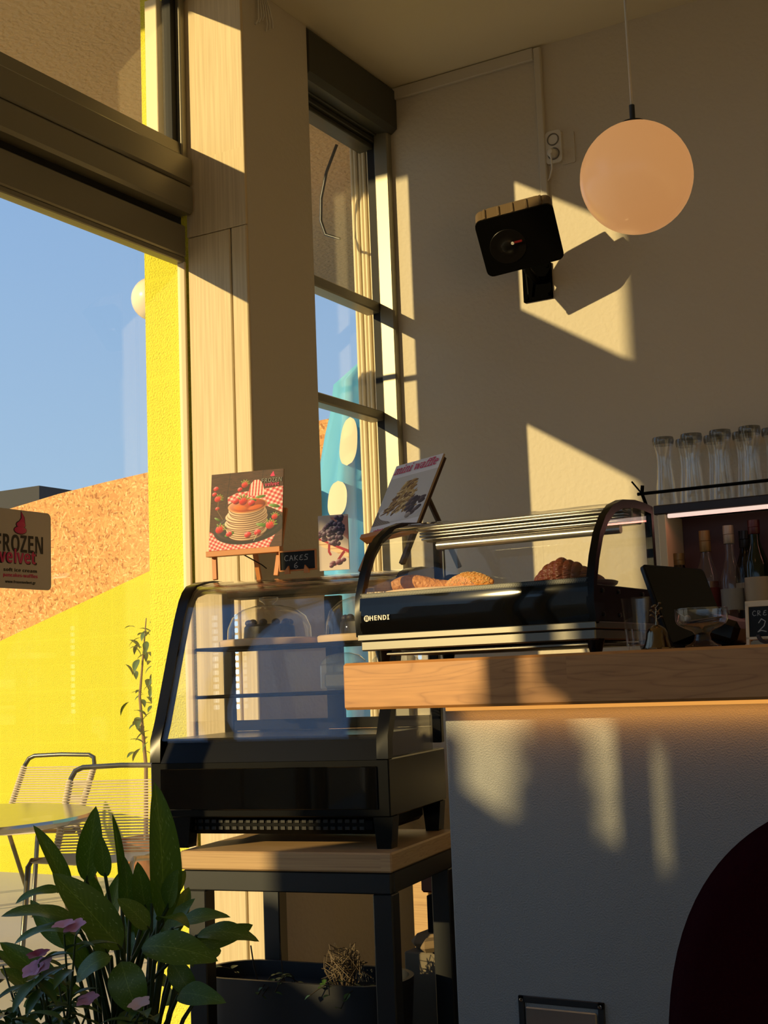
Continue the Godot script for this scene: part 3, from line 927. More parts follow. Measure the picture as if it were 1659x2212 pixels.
func bar() -> void:
	# shelf on the rear wall
	var t := thing("bar_shelf", "dark wall shelf unit holding glasses above and bottles below", "shelf", Vector3(-0.7, 1.28, -4.25))
	var s := sb()
	span(s, Vector3(-1.412, 1.642, ZB), Vector3(0.6, 1.672, -4.165), 0.003)
	put("shelf_board", s, mat("shelf_dark", Color(0.14, 0.06, 0.05), 0.35), t, true)
	s = sb()
	span(s, Vector3(-1.372, 1.285, ZB), Vector3(0.6, 1.64, ZB + 0.012))
	put("back_panel", s, mat("shelf_back", Color(0.33, 0.22, 0.22), 0.6), t, true)
	s = sb()
	span(s, Vector3(-1.400, 1.265, ZB), Vector3(-1.374, 1.642, -4.17), 0.002)
	put("side_panel", s, M("cream"), t, true)
	s = sb()
	span(s, Vector3(-1.40, 1.265, ZB), Vector3(0.6, 1.292, -4.165), 0.003)
	put("shelf_board", s, mat("shelf_red", Color(0.26, 0.035, 0.04), 0.35), t, true)
	s = sb()
	span(s, Vector3(-1.366, 1.628, -4.178), Vector3(0.6, 1.641, -4.166), 0.002)
	put("led_strip_light", s, mat("led_bar", Color(0.9, 0.85, 0.85), 0.4, 0, {"emission_enabled": true, "emission": Color(1.0, 0.87, 0.80), "emission_energy_multiplier": 0.65}), t, true)
	s = sb()
	tube(s, [Vector3(-1.445, 1.709, -4.12), Vector3(0.6, 1.709, -4.12)], 0.0055, 8)
	tube(s, [Vector3(-1.43, 1.66, -4.17), Vector3(-1.43, 1.69, -4.14), Vector3(-1.43, 1.709, -4.12), Vector3(-1.425, 1.735, -4.115)], 0.006, 8)
	tube(s, [Vector3(-1.43, 1.709, -4.12), Vector3(-1.462, 1.752, -4.12)], 0.003, 6)
	put("rail", s, M("black_matt"), t, true)
	var al := AreaLight3D.new()
	al.name = "bar_led_light"
	al.light_color = Color(1.0, 0.60, 0.52)
	al.light_energy = 0.04
	al.area_size = Vector2(1.9, 0.012)
	al.area_range = 8.0
	al.area_attenuation = 2.0
	al.shadow_enabled = true
	add_child(al)
	al.position = Vector3(-0.40, 1.626, -4.178)
	al.rotation_degrees = Vector3(-70, 180, 0)
	# carafe glasses, bottoms up
	var prof := [[0.0345, 0.0], [0.0325, 0.03], [0.0275, 0.09], [0.0245, 0.135], [0.0265, 0.17], [0.0325, 0.200], [0.0345, 0.214], [0.033, 0.222], [0.0, 0.224]]
	var gl := thing("carafe_glass", "leftmost upturned carafe glass of the front row on the shelf", "glass", Vector3(-1.375, 1.674, -4.20), 0, "upturned carafe glasses")
	s = sb()
	var wall := prof.slice(0, 8)
	for q in range(7, -1, -1): wall.append([prof[q][0] - 0.0026, prof[q][1] - (0.006 if q == 7 else 0.0)])
	wall.append(wall[0])
	lathe(s, wall, 28)
	put("body", s, M("tumbler"), gl)
	s = sb()
	lathe(s, [[0.0325, 0.198], [0.0345, 0.208], [0.0350, 0.216], [0.0335, 0.2225], [0.0, 0.2235], ], 24)
	put("glass_base", s, mat("thick_glass", Color(0.12, 0.15, 0.12, 0.45), 0.05, 0, {"transparency": BaseMaterial3D.TRANSPARENCY_ALPHA}), gl)
	var names := ["second", "third", "fourth", "fifth", "sixth", "seventh"]
	for k in 6:
		dup(gl, Vector3(-1.375 + 0.0945 * (k + 1), 1.674, -4.20), "%s upturned carafe glass from the left in the front row" % names[k])
	for k in 6:
		dup(gl, Vector3(-1.325 + 0.0945 * k, 1.674, -4.285), "upturned carafe glass in the rear row, %s from the left" % (["first"] + names)[k])
	# bottles
	var green := glass("glass_green", Color(0.03, 0.09, 0.03, 0.85), 0.08)
	var clear := glass("glass_bottle", Color(0.75, 0.75, 0.70, 0.03), 0.0)
	var dark := glass("glass_dark", Color(0.05, 0.03, 0.02, 0.9), 0.08)
	var amber := glass("liquor", Color(0.30, 0.09, 0.02, 0.88), 0.1)
	var gold := mat("cap_gold", Color(0.48, 0.40, 0.24), 0.4, 0.4)
	var silver := mat("cap_silver", Color(0.55, 0.54, 0.48), 0.4, 0.4)
	var blackc := mat("cap_black", Color(0.03, 0.03, 0.03), 0.4)
	var redc := mat("cap_red", Color(0.20, 0.02, 0.02), 0.4)
	var paper := mat("paper", Color(0.62, 0.58, 0.48), 0.7)
	var redp := mat("paper_red", Color(0.30, 0.04, 0.04), 0.7)
	var white := mat("paper_white", Color(0.50, 0.50, 0.47), 0.7)
	# [x, z, radius, shoulder, neck radius, top, glass, cap, cap height, liquid, label, label material, words]
	var list := [
		[-1.362, -4.24, 0.032, 0.12, 0.016, 0.225, dark, gold, 0.045, null, paper, "short dark bottle with a gold cap behind the tablet"],
		[-1.268, -4.23, 0.037, 0.135, 0.0155, 0.290, clear, gold, 0.068, amber, redp, "clear liquor bottle with a tall gold cap and a dark red label"],
		[-1.190, -4.23, 0.036, 0.125, 0.0150, 0.300, clear, silver, 0.058, null, white, "slim clear bottle with a silver cap"],
		[-1.158, -4.295, 0.036, 0.150, 0.0150, 0.285, dark, blackc, 0.055, null, paper, "dark bottle with a black cap in the second row"],
		[-1.108, -4.23, 0.039, 0.165, 0.0160, 0.310, green, redc, 0.045, null, paper, "green bottle with a dark red cap and a cream label"],
		[-1.050, -4.27, 0.037, 0.165, 0.0165, 0.270, clear, gold, 0.045, amber, paper, "amber bottle with a copper coloured cap at the photo's edge"],
		[-0.985, -4.23, 0.038, 0.165, 0.0160, 0.290, green, gold, 0.05, null, white, "green bottle cut by the right edge of the view"],
	]
	for b in list:
		var o := thing("liquor_bottle", b[11], "bottle", Vector3(b[0], 1.292, b[1]), 0, "bottles on the bar shelf")
		s = sb()
		var r: float = b[2]
		var sh: float = b[3]
		var nr: float = b[4]
		var top: float = b[5]
		lathe(s, [[0, 0.0], [r * 0.92, 0.0], [r, 0.008], [r, sh], [r * 0.86, sh + 0.022], [nr * 1.3, sh + 0.058], [nr, sh + 0.078], [nr, top - 0.01], [nr * 0.8, top]], 22)
		put("body", s, b[6], o)
		s = sb()
		lathe(s, [[nr * 1.12, top - b[8]], [nr * 1.18, top - b[8] + 0.002], [nr * 1.18, top - b[8] * 0.52], [nr * 1.10, top - b[8] * 0.50], [nr * 1.18, top - b[8] * 0.48], [nr * 1.16, top], [0, top + 0.001]], 18)
		put("cap", s, b[7], o)
		if b[9]:
			s = sb()
			lathe(s, [[0, 0.004], [r * 0.93, 0.005], [r * 0.94, sh * 0.93], [0, sh * 0.935]], 20)
			put("liquor", s, b[9], o)
		s = sb()
		lathe(s, [[r * 1.015, 0.03], [r * 1.015, sh * 0.78]], 16, Transform3D.IDENTITY, -PI * 0.95, PI * 0.05)
		put("paper_label", s, b[10], o)

func counter() -> void:
	var t := thing("bar_counter", "grey counter front panel under the thick wooden top", "counter", Vector3(-0.4, 0, -2.9))
	var s := sb()
	span(s, Vector3(-1.470, 0, -3.20), Vector3(0.9, 1.078, -2.77), 0.004)
	put("front_panel", s, M("panel"), t, true)
	s = sb()
	span(s, Vector3(-1.45, 1.070, -2.752), Vector3(0.9, 1.0795, -2.738), 0.001)
	put("led_strip_light", s, mat("led_warm", Color(0.9, 0.8, 0.6), 0.4, 0, {"emission_enabled": true, "emission": Color(1.0, 0.68, 0.30), "emission_energy_multiplier": 0.6}), t, true)
	var al := AreaLight3D.new()
	al.name = "counter_led_light"
	al.light_color = Color(1.0, 0.66, 0.28)
	al.light_energy = 0.07
	al.area_size = Vector2(2.3, 0.012)
	al.area_range = 8.0
	al.area_attenuation = 2.0
	al.shadow_enabled = true
	add_child(al)
	al.position = Vector3(-0.27, 1.066, -2.742)
	al.rotation_degrees = Vector3(-62, 0, 0)
	s = sb()
	span(s, Vector3(-1.672, 1.080, -3.27), Vector3(0.9, 1.188, -2.653), 0.006)
	tag(put("countertop", s, M("beech")), "thick wooden countertop that carries the food warmer", "countertop")
	t = thing("metal_plate", "small screwed steel vent frame low on the counter front", "plate", Vector3(-1.215, 0.38, -2.768))
	var hole := 0.006
	s = sb()
	for g in [[0.0, 0.060, 0.20, 0.014], [0.0, -0.060, 0.20, 0.014], [-0.093, 0.0, 0.014, 0.134], [0.093, 0.0, 0.014, 0.134]]:
		bx(s, Vector3(g[0], g[1], 0.001), Vector3(g[2], g[3], hole), 0.001)
	put("frame", s, M("steel_dull"), t)
	s = sb()
	bx(s, Vector3(0, -0.004, 0.004), Vector3(0.166, 0.098, 0.006), 0.003)
	put("panel", s, M("aluminium"), t)
	for x in [-0.092, 0.092]:
		s = sb()
		lathe(s, [[0.005, 0.0], [0.0045, 0.003], [0, 0.004]], 10, Transform3D(Basis(Vector3.RIGHT, PI / 2), Vector3(x, 0.058, 0.003)))
		put("screw", s, M("chrome"), t)

# outline of the warmer seen from the side: (z, y)
const ARCH := [[-2.744, 1.250], [-2.739, 1.300], [-2.746, 1.350], [-2.768, 1.402], [-2.800, 1.455], [-2.842, 1.496], [-2.896, 1.526], [-2.958, 1.543], [-3.040, 1.550], [-3.110, 1.549], [-3.165, 1.545]]

func curve_sheet(s: SurfaceTool, pts: Array, x0: float, x1: float, off := 0.0) -> void:
	s.set_smooth_group(1)
	for i in pts.size() - 1:
		var a := Vector2(pts[i][0], pts[i][1])
		var b := Vector2(pts[i + 1][0], pts[i + 1][1])
		quad(s, Vector3(x0, a.y, a.x), Vector3(x1, a.y, a.x), Vector3(x1, b.y, b.x), Vector3(x0, b.y, b.x))

func inset(pts: Array, d: float) -> Array:
	var r := []
	for i in pts.size():
		var a := Vector2(pts[maxi(i - 1, 0)][0], pts[maxi(i - 1, 0)][1])
		var b := Vector2(pts[mini(i + 1, pts.size() - 1)][0], pts[mini(i + 1, pts.size() - 1)][1])
		var n := -(b - a).normalized().orthogonal()
		var q := Vector2(pts[i][0], pts[i][1]) + n * d
		r.append([q.x, q.y])
	return r

func rib(s: SurfaceTool, outer: Array, inner: Array, x0: float, x1: float) -> void:
	# a bent strip with the section outer-inner by x0-x1; points are (z, y)
	for i in outer.size() - 1:
		var o0 := Vector3(0, outer[i][1], outer[i][0])
		var o1 := Vector3(0, outer[i + 1][1], outer[i + 1][0])
		var i0 := Vector3(0, inner[i][1], inner[i][0])
		var i1 := Vector3(0, inner[i + 1][1], inner[i + 1][0])
		var A := Vector3(x0, 0, 0)
		var B := Vector3(x1, 0, 0)
		s.set_smooth_group(1)
		quad(s, o0 + A, o0 + B, o1 + B, o1 + A)
		s.set_smooth_group(2)
		quad(s, i0 + B, i0 + A, i1 + A, i1 + B)
		s.set_smooth_group(-1)
		quad(s, o0 + B, i0 + B, i1 + B, o1 + B)
		quad(s, i0 + A, o0 + A, o1 + A, i1 + A)
		if i == 0: quad(s, o0 + A, i0 + A, i0 + B, o0 + B)
		if i == outer.size() - 2: quad(s, o1 + A, o1 + B, i1 + B, i1 + A)

func warmer() -> void:
	var t := thing("food_warmer", "black and steel heated food display with a curved glass front", "display case", Vector3(-1.38, 1.188, -2.95))
	var x0 := -1.686
	var x1 := -1.074
	var s := sb()
	span(s, Vector3(x0 + 0.004, 1.240, -3.17), Vector3(x1, 1.256, -2.742), 0.002)
	span(s, Vector3(x0 + 0.010, 1.216, -3.165), Vector3(x1 - 0.004, 1.240, -2.748), 0.003)
	put("base", s, M("steel"), t, true)
	s = sb()
	span(s, Vector3(x0 + 0.05, 1.204, -3.14), Vector3(x1 - 0.03, 1.212, -2.775), 0.002)
	put("crumb_tray", s, M("steel"), t, true)
	for p in [[x0 + 0.05, -2.785], [x1 - 0.02, -2.785], [x0 + 0.05, -3.12], [x1 - 0.02, -3.12]]:
		s = sb()
		lathe(s, [[0, 0], [0.013, 0.0], [0.021, 0.030], [0, 0.030]], 16, Transform3D(Basis.IDENTITY, Vector3(p[0], 1.188, p[1])))
		put("foot", s, M("black"), t, true)
	# the black front below the glass
	var low := [[-2.744, 1.254], [-2.741, 1.275], [-2.740, 1.300], [-2.741, 1.320], [-2.744, 1.342]]
	s = sb()
	rib(s, low, inset(low, 0.004), x0 + 0.014, x1 - 0.014)
	var fp := put("front_panel", s, M("black_gloss"), t, true)
	# emblem and lettering on it
	s = sb()
	lathe(s, [[0.0075, 0.0], [0.0075, 0.0012], [0, 0.0013]], 20, Transform3D(Basis(Vector3.RIGHT, PI / 2), Vector3(-1.652, 1.293, -2.7395)))
	put("emblem", s, M("white"), fp, true)
	s = sb()
	for k in 3:
		bx(s, Vector3(-1.655 + k * 0.003, 1.293 + 0.001 * (k % 2), -2.7378), Vector3(0.0013, 0.010, 0.0012))
	put("emblem", s, M("ink"), fp, true)
	lettering("HENDI", 0.0115, M("white"), fp, Transform3D(Basis.from_scale(Vector3(1.12, 1, 1)), Vector3(-1.617, 1.293, -2.7385)))
	s = sb()
	span(s, Vector3(x0 + 0.014, 1.340, -2.752), Vector3(x1 - 0.014, 1.353, -2.746))
	var dots := Image.create(16, 16, false, Image.FORMAT_RGB8)
	for y in 16:
		for x in 16:
			dots.set_pixel(x, y, Color(0.33, 0.33, 0.31) if (Vector2(x % 8, y % 8) - Vector2(3.5, 3.5) + Vector2(4 if y < 8 else 0, 0)).length() > 3 else Color(0.05, 0.05, 0.05))
	put("perforated_strip", s, mat("perforated", Color.WHITE, 0.4, 0.5, {"albedo_texture": tex(dots), "uv1_triplanar": true, "uv1_world_triplanar": true, "uv1_scale": Vector3(120, 120, 120)}), t, true)
	s = sb()
	span(s, Vector3(x0 + 0.02, 1.325, -3.155), Vector3(x1 - 0.02, 1.338, -2.755), 0.001)
	put("warming_deck", s, M("steel_dull"), t, true)
	s = sb()
	span(s, Vector3(x0 + 0.02, 1.256, -3.16), Vector3(x1 - 0.02, 1.325, -3.12))
	put("back_panel", s, M("black"), t, true)
	for x in [[x0, x0 + 0.018], [x1 - 0.018, x1]]:
		s = sb()
		rib(s, ARCH, inset(ARCH, 0.020), x[0], x[1])
		span(s, Vector3(x[0], 1.250, -3.170), Vector3(x[1], 1.545, -3.152), 0.001)
		put("end_frame", s, M("black"), t, true)
		# side glass and the black cover under it
		s = sb()
		var pg := PackedVector2Array()
		for p in inset(ARCH, 0.012): pg.append(Vector2(-p[0], p[1]))
		pg.append(Vector2(3.160, 1.25))
		var xm: float = (x[0] + x[1]) / 2
		prism(s, pg, -0.002, 0.002, Transform3D(Basis(Vector3(0, 0, -1), Vector3(0, 1, 0), Vector3(1, 0, 0)), Vector3(xm, 0, 0)))
		put("side_pane", s, M("clear"), t, true)
		s = sb()
		span(s, Vector3(xm - 0.006, 1.256, -3.15), Vector3(xm + 0.006, 1.338, -2.76), 0.002)
		var cv := put("side_cover", s, M("black"), t, true)
		for q in [[-2.80, 1.325], [-2.90, 1.325], [-2.80, 1.272], [-2.90, 1.272], [-3.06, 1.325]]:
			s = sb()
			lathe(s, [[0.005, 0.0], [0.005, 0.003], [0, 0.005]], 10, Transform3D(Basis(Vector3(0, 0, 1), -PI / 2), Vector3(xm + 0.006, q[1], q[0])))
			put("screw", s, M("steel_dull"), cv, true)
	s = sb()
	var gl := inset(ARCH.slice(2), 0.006)
	curve_sheet(s, gl, x0 + 0.018, x1 - 0.018)
	put("curved_pane", s, M("clear"), t, true)
	s = sb()
	for k in 5:
		bx(s, Vector3((x0 + x1) / 2, 1.534 - k * 0.0075, -3.04 - k * 0.004), Vector3(x1 - x0 - 0.05, 0.0055, 0.03 + 0.012 * (k % 2)), 0.002)
	span(s, Vector3(x0 + 0.02, 1.500, -3.14), Vector3(x1 - 0.02, 1.536, -3.075), 0.003)
	put("heater_housing", s, M("aluminium"), t, true)
	s = sb()
	tube(s, [Vector3(-1.585, 1.478, -2.99), Vector3(-1.095, 1.478, -2.99)], 0.011, 12)
	put("heat_tube", s, M("aluminium"), t, true)
	s = sb()
	tube(s, [Vector3(-1.575, 1.335, -3.0), Vector3(-1.575, 1.475, -3.0)], 0.004, 8)
	put("support_rod", s, M("steel_dull"), t, true)
	for x in [[x0 + 0.02, -1.37], [-1.39, x1 - 0.02]]:
		s = sb()
		span(s, Vector3(x[0], 1.338, -3.163), Vector3(x[1], 1.52, -3.160))
		put("back_pane", s, M("clear"), t, true)
	# inside
	s = sb()
	lathe(s, [[0, 0], [0.150, 0.0], [0.156, 0.004], [0.156, 0.018], [0.152, 0.022], [0, 0.022]], 48, Transform3D(Basis.IDENTITY, Vector3(-1.535, 1.338, -2.925)))
	tag(put("serving_board", s, M("pale_wood")), "round pale serving board under the two pastries in the warmer", "board")
	var crust := mat("crust", Color(0.80, 0.55, 0.28), 0.55, 0, {"heightmap_enabled": true, "heightmap_texture": tex(noise_image(128, 0.06, 3, 5)), "heightmap_scale": 0.5, "uv1_triplanar": true, "uv1_scale": Vector3(9, 9, 9)})
	t = thing("pastry_roll", "smooth golden pastry roll on the left of the pale board", "pastry", Vector3(-1.62, 1.360, -2.93))
	s = sb()
	var pts := []
	var rad := []
	for i in 15:
		var a := i / 14.0
		pts.append(Vector3(-0.05 + a * 0.15, 0.017 + 0.006 * sin(a * 6.0), 0.03 - a * 0.05))
		rad.append(0.004 + 0.018 * pow(sin(PI * clampf(a * 0.92 + 0.05, 0, 1)), 0.45) * (1.15 - 0.35 * a))
	tube(s, pts, rad, 18)
	put("roll", s, crust, t)
	s = sb()
	ball(s, Vector3(-0.016, 0.026, 0.012), Vector3(0.028, 0.014, 0.02), 16, 10)
	put("fold", s, crust, t)
	t = thing("sesame_pastry", "long pastry covered in sesame seeds on the right of the pale board", "pastry", Vector3(-1.47, 1.360, -2.93))
	s = sb()
	pts = []
	rad = []
	for i in 15:
		var a := i / 14.0
		pts.append(Vector3(-0.065 + a * 0.13, 0.012 + 0.006 * sin(a * PI), 0))
		rad.append(0.003 + 0.020 * pow(sin(PI * clampf(a, 0.01, 0.99)), 0.7))
	tube(s, pts, rad, 16)
	put("pastry_body", s, crust, t)
	var seeds := MultiMesh.new()
	seeds.transform_format = MultiMesh.TRANSFORM_3D
	s = sb()
	ball(s, Vector3.ZERO, Vector3(0.0024, 0.0011, 0.0015), 6, 4)
	s.generate_normals()
	seeds.mesh = s.commit()
	seeds.instance_count = 420
	var r := RandomNumberGenerator.new()
	r.seed = 77
	for i in 420:
		var a := r.randf_range(0.06, 0.94)
		var q := r.randf_range(-0.3, PI + 0.3)
		var rr := 0.003 + 0.020 * pow(sin(PI * a), 0.7)
		seeds.set_instance_transform(i, Transform3D(Basis(Vector3.UP, r.randf() * TAU), Vector3(-0.065 + a * 0.13, 0.012 + 0.006 * sin(a * PI) + sin(q) * rr, cos(q) * rr)))
	var mi := MultiMeshInstance3D.new()
	mi.name = "sesame_seeds"
	mi.multimesh = seeds
	mi.material_override = mat("sesame", Color(0.86, 0.72, 0.48), 0.6)
	mi.set_meta("kind", "stuff")
	t.add_child(mi)
	s = sb()
	lathe(s, [[0, 0], [0.11, 0.0], [0.128, 0.010], [0.130, 0.016], [0.126, 0.018], [0.10, 0.010], [0, 0.010]], 40, Transform3D(Basis.IDENTITY, Vector3(-1.225, 1.338, -2.93)))
	tag(put("plate", s, mat("slate", Color(0.28, 0.26, 0.22), 0.4)), "dark round plate under the croissant in the warmer", "plate")
	t = thing("croissant", "dark brown croissant on the dark plate in the warmer", "croissant", Vector3(-1.215, 1.349, -2.93))
	for k in 11:
		s = sb()
		var a := (k - 5) / 5.0
		var b := 0.036 * (1.0 - 0.66 * pow(absf(a), 1.4)) * (1.0 + 0.03 * (k % 2))
		ball(s, Vector3(a * 0.076, b * 0.80, 0.022 - 0.03 * a * a), Vector3(0.021, b, b * 0.95), 18, 12, Basis(Vector3.UP, a * 0.5) * Basis(Vector3.BACK, -a * 0.5))
		put("layer", s, mat("croissant", Color(0.36, 0.15, 0.055), 0.45, 0, {"heightmap_enabled": true, "heightmap_texture": tex(noise_image(128, 0.08, 3, 15)), "heightmap_scale": 0.5, "uv1_triplanar": true, "uv1_scale": Vector3(6, 14, 6)}), t)
	s = sb()
	var bd := PackedVector2Array([Vector2(-0.085, 0), Vector2(0.085, 0), Vector2(0.085, 0.045), Vector2(0.075, 0.062), Vector2(0.05, 0.068), Vector2(-0.03, 0.074), Vector2(-0.06, 0.066), Vector2(-0.08, 0.045)])
	prism(s, bd, -0.008, 0.008, Transform3D(Basis(Vector3.RIGHT, -0.15), Vector3(-1.585, 1.339, -3.10)))
	tag(put("dark_board", s, mat("dark_board", Color(0.10, 0.07, 0.055), 0.5)), "dark wooden board with a rounded top standing behind the pastries", "board")

func counter_things() -> void:
	var s := sb()
	# call bell with a leafy handle
	var t := thing("table_bell", "small dark metal hand bell with a flower shaped handle", "bell", Vector3(-0.930, 1.188, -2.72))
	var bellm := mat("bell_metal", Color(0.50, 0.43, 0.34), 0.16, 1.0)
	lathe(s, [[0.029, 0.0], [0.032, 0.002], [0.0285, 0.010], [0.0245, 0.022], [0.0225, 0.034], [0.018, 0.043], [0.010, 0.049], [0.004, 0.051], [0.003, 0.058], [0.0, 0.058]], 28)
	put("bell_body", s, bellm, t)
	s = sb()
	for k in 8:
		var a := k * TAU / 8
		bx(s, Vector3.ZERO, Vector3(0.018, 0.004, 0.006), 0.0015, Transform3D(Basis(Vector3.UP, -a + PI / 2), Vector3(cos(a) * 0.031, 0.002, sin(a) * 0.031)))
	put("scalloped_rim", s, bellm, t)
	s = sb()
	tube(s, [Vector3(0, 0.055, 0), Vector3(0, 0.085, 0)], 0.0022, 6)
	for k in 9:
		var a := k * 2.4
		var p := Vector3(cos(a) * 0.011, 0.068 + k * 0.0035, sin(a) * 0.011)
		tube(s, [Vector3(0, 0.062 + k * 0.003, 0), p], 0.0012, 5)
		ball(s, p, Vector3(0.0042, 0.0026, 0.0042), 8, 6)
	put("handle", s, bellm, t)
	# tablet on a stand
	t = thing("tablet", "black tablet leaning in a stand on the counter, next to the bell", "tablet", Vector3(-0.893, 1.192, -2.909))
	var bs := Basis(Vector3(0.416, -0.039, -0.9085), Vector3(-0.340, 0.920, -0.195), Vector3(0.8436, 0.3897, 0.3694)).orthonormalized()
	s = sb()
	prism(s, rrect(0.20, 0.20, 0.010), -0.009, 0.0, Transform3D(bs, Vector3.ZERO) * Transform3D(Basis.IDENTITY, Vector3(0, 0.10, 0)))
	put("case", s, mat("tablet_edge", Color(0.10, 0.105, 0.12), 0.35, 0.4), t)
	s = sb()
	prism(s, rrect(0.19, 0.190, 0.008), 0.0, 0.0012, Transform3D(bs, Vector3.ZERO) * Transform3D(Basis.IDENTITY, Vector3(0, 0.10, 0)))
	put("screen", s, M("black_gloss"), t)
	s = sb()
	tube(s, [bs * Vector3(0, 0.11, -0.01), Vector3(-0.10, 0.004, -0.05)], 0.006)
	span(s, Vector3(-0.11, 0, -0.09), Vector3(0.02, 0.006, 0.05), 0.002)
	put("stand", s, M("black"), t)
	# black card reader box lying behind the bowl
	t = thing("card_reader", "black card terminal behind the footed glass bowl", "card reader", Vector3(-0.852, 1.188, -2.90))
	s = sb()
	bx(s, Vector3(0.01, 0.045, 0.0), Vector3(0.078, 0.05, 0.15), 0.012, Transform3D(Basis(Vector3(0, 0, 1), -0.35), Vector3.ZERO))
	put("body", s, M("black"), t)
	s = sb()
	bx(s, Vector3(0.0, 0.012, 0.0), Vector3(0.09, 0.024, 0.10), 0.006)
	put("cradle", s, M("black_matt"), t)
	# footed bowl
	t = thing("glass_bowl", "footed clear glass bowl with wrapped sweets on the counter", "bowl", Vector3(-0.832, 1.188, -2.715))
	s = sb()
	lathe(s, [[0, 0.001], [0.036, 0.001], [0.037, 0.003], [0.026, 0.008], [0.018, 0.014], [0.0155, 0.026], [0.020, 0.033], [0.040, 0.041], [0.050, 0.048], [0.0535, 0.056], [0.0540, 0.080], [0.0525, 0.0805], [0.0520, 0.056], [0.047, 0.049], [0.0, 0.037]], 36)
	put("bowl_body", s, mat("bowl_glass", Color(0.7, 0.7, 0.66, 0.006), 0.0, 0, {"transparency": BaseMaterial3D.TRANSPARENCY_ALPHA}), t)
	var sw := thing("sweet", "small round pale sweet on a stick in the glass bowl", "sweet", Vector3(-0.858, 1.248, -2.705))
	s = sb()
	ball(s, Vector3.ZERO, Vector3.ONE * 0.0075, 12, 8)
	put("candy", s, mat("candy", Color(0.52, 0.49, 0.45), 0.5), sw)
	s = sb()
	tube(s, [Vector3.ZERO, Vector3(-0.022, 0.016, 0.004)], 0.0011, 5)
	put("stick", s, M("paper_white"), sw)
	sw = thing("sachet", "flat grey sachet lying in the glass bowl", "sachet", Vector3(-0.832, 1.240, -2.715), 0, "sachets in the glass bowl")
	s = sb()
	bx(s, Vector3.ZERO, Vector3(0.070, 0.004, 0.028), 0.0018, Transform3D(Basis(Vector3.BACK, 0.10), Vector3.ZERO))
	put("packet", s, mat("sachet", Color(0.22, 0.22, 0.24), 0.4), sw)
	dup(sw, Vector3(-0.828, 1.245, -2.722), "upper grey sachet in the glass bowl", 0.5)
	# chalk sign at the right edge
	t = thing("chalk_sign", "small framed chalk sign with a price at the photo's right edge", "sign", Vector3(-0.695, 1.188, -2.715))
	s = sb()
	var hb := Basis(Vector3.RIGHT, -0.12)
	var hx := Transform3D(hb, Vector3.ZERO)
	for g in [[0, 0.083, 0.094, 0.012], [0, 0.013, 0.094, 0.006], [-0.0435, 0.042, 0.007, 0.086], [0.0435, 0.042, 0.007, 0.086]]:
		bx(s, Vector3(g[0], g[1], 0), Vector3(g[2], g[3], 0.010), 0.001, hx)
	put("frame", s, M("pale_wood"), t)
	s = sb()
	uvquad(s, hx * Vector3(-0.040, 0.016, 0.003), hx * Vector3(0.040, 0.016, 0.003), hx * Vector3(0.040, 0.077, 0.003), hx * Vector3(-0.040, 0.077, 0.003))
	var words := [[GLYPH["C"], 14, 16, 20, 1.7], [GLYPH["R"], 34, 16, 20, 1.7], [GLYPH["E"], 56, 16, 20, 1.7], [GLYPH["2"], 32, 50, 52, 2.4]]
	put("chalkboard", s, mat("chalk_price", Color.WHITE, 0.8, 0, {"albedo_texture": tex(chalk_image(words, 160, 122))}), t)
	s = sb()
	bx(s, Vector3(0, 0.045, -0.003), Vector3(0.086, 0.07, 0.004), 0, hx)
	put("backing", s, M("ink"), t)
	s = sb()
	lathe(s, [[0.012, -0.004], [0.018, -0.003], [0.019, 0.003], [0.012, 0.004], [0.012, -0.004]], 24, Transform3D(Basis(Vector3.RIGHT, PI / 2), Vector3(-0.004, 0.020, 0.012)), PI, TAU)
	put("cradle", s, M("easel_dark"), t)
	# tumblers behind the warmer
	t = thing("tumbler", "clear ribbed tumbler on the counter behind the bell", "glass", Vector3(-1.015, 1.188, -2.86))
	s = sb()
	lathe(s, [[0, 0.002], [0.028, 0.002], [0.032, 0.012], [0.035, 0.06], [0.040, 0.118], [0.0385, 0.118], [0.033, 0.06], [0.030, 0.014], [0, 0.012]], 26)
	put("tumbler_body", s, M("tumbler"), t)
	s = sb()
	for k in 10:
		var a := k * TAU / 10
		tube(s, [Vector3(cos(a) * 0.031, 0.006, sin(a) * 0.031), Vector3(cos(a) * 0.0345, 0.05, sin(a) * 0.0345)], 0.003, 6)
	put("flute", s, M("tumbler"), t)

func table() -> void:
	var t := thing("work_table", "steel work table with a light wooden top under the cake display", "table", Vector3(-1.639, 0, -2.79), deg_to_rad(9))
	var s := sb()
	bx(s, Vector3(-0.286, 0.716, -0.24), Vector3(0.572, 0.046, 0.48), 0.004)
	put("tabletop", s, M("pine"), t)
	s = sb()
	for g in [[-0.286, -0.016, 0.560, 0.022], [-0.286, -0.462, 0.560, 0.022]]:
		bx(s, Vector3(g[0], 0.667, g[1]), Vector3(g[2], 0.05, g[3]), 0.003)
	for x in [-0.016, -0.556]:
		bx(s, Vector3(x, 0.667, -0.239), Vector3(0.022, 0.05, 0.424), 0.003)
	put("apron", s, M("steel_dull"), t)
	for p in [[-0.030, -0.032], [-0.530, -0.032], [-0.030, -0.446], [-0.530, -0.446]]:
		s = sb()
		bx(s, Vector3(p[0], 0.321, p[1]), Vector3(0.050, 0.642, 0.050), 0.003)
		put("leg", s, M("steel_dull"), t)

# side outline of the cake display: (w, y above the table)
const VIT := [[0.0, 0.215], [0.003, 0.272], [0.027, 0.319], [0.072, 0.427], [0.113, 0.526], [0.141, 0.590], [0.168, 0.642], [0.188, 0.668], [0.212, 0.686], [0.264, 0.699], [0.320, 0.706], [0.45, 0.708]]

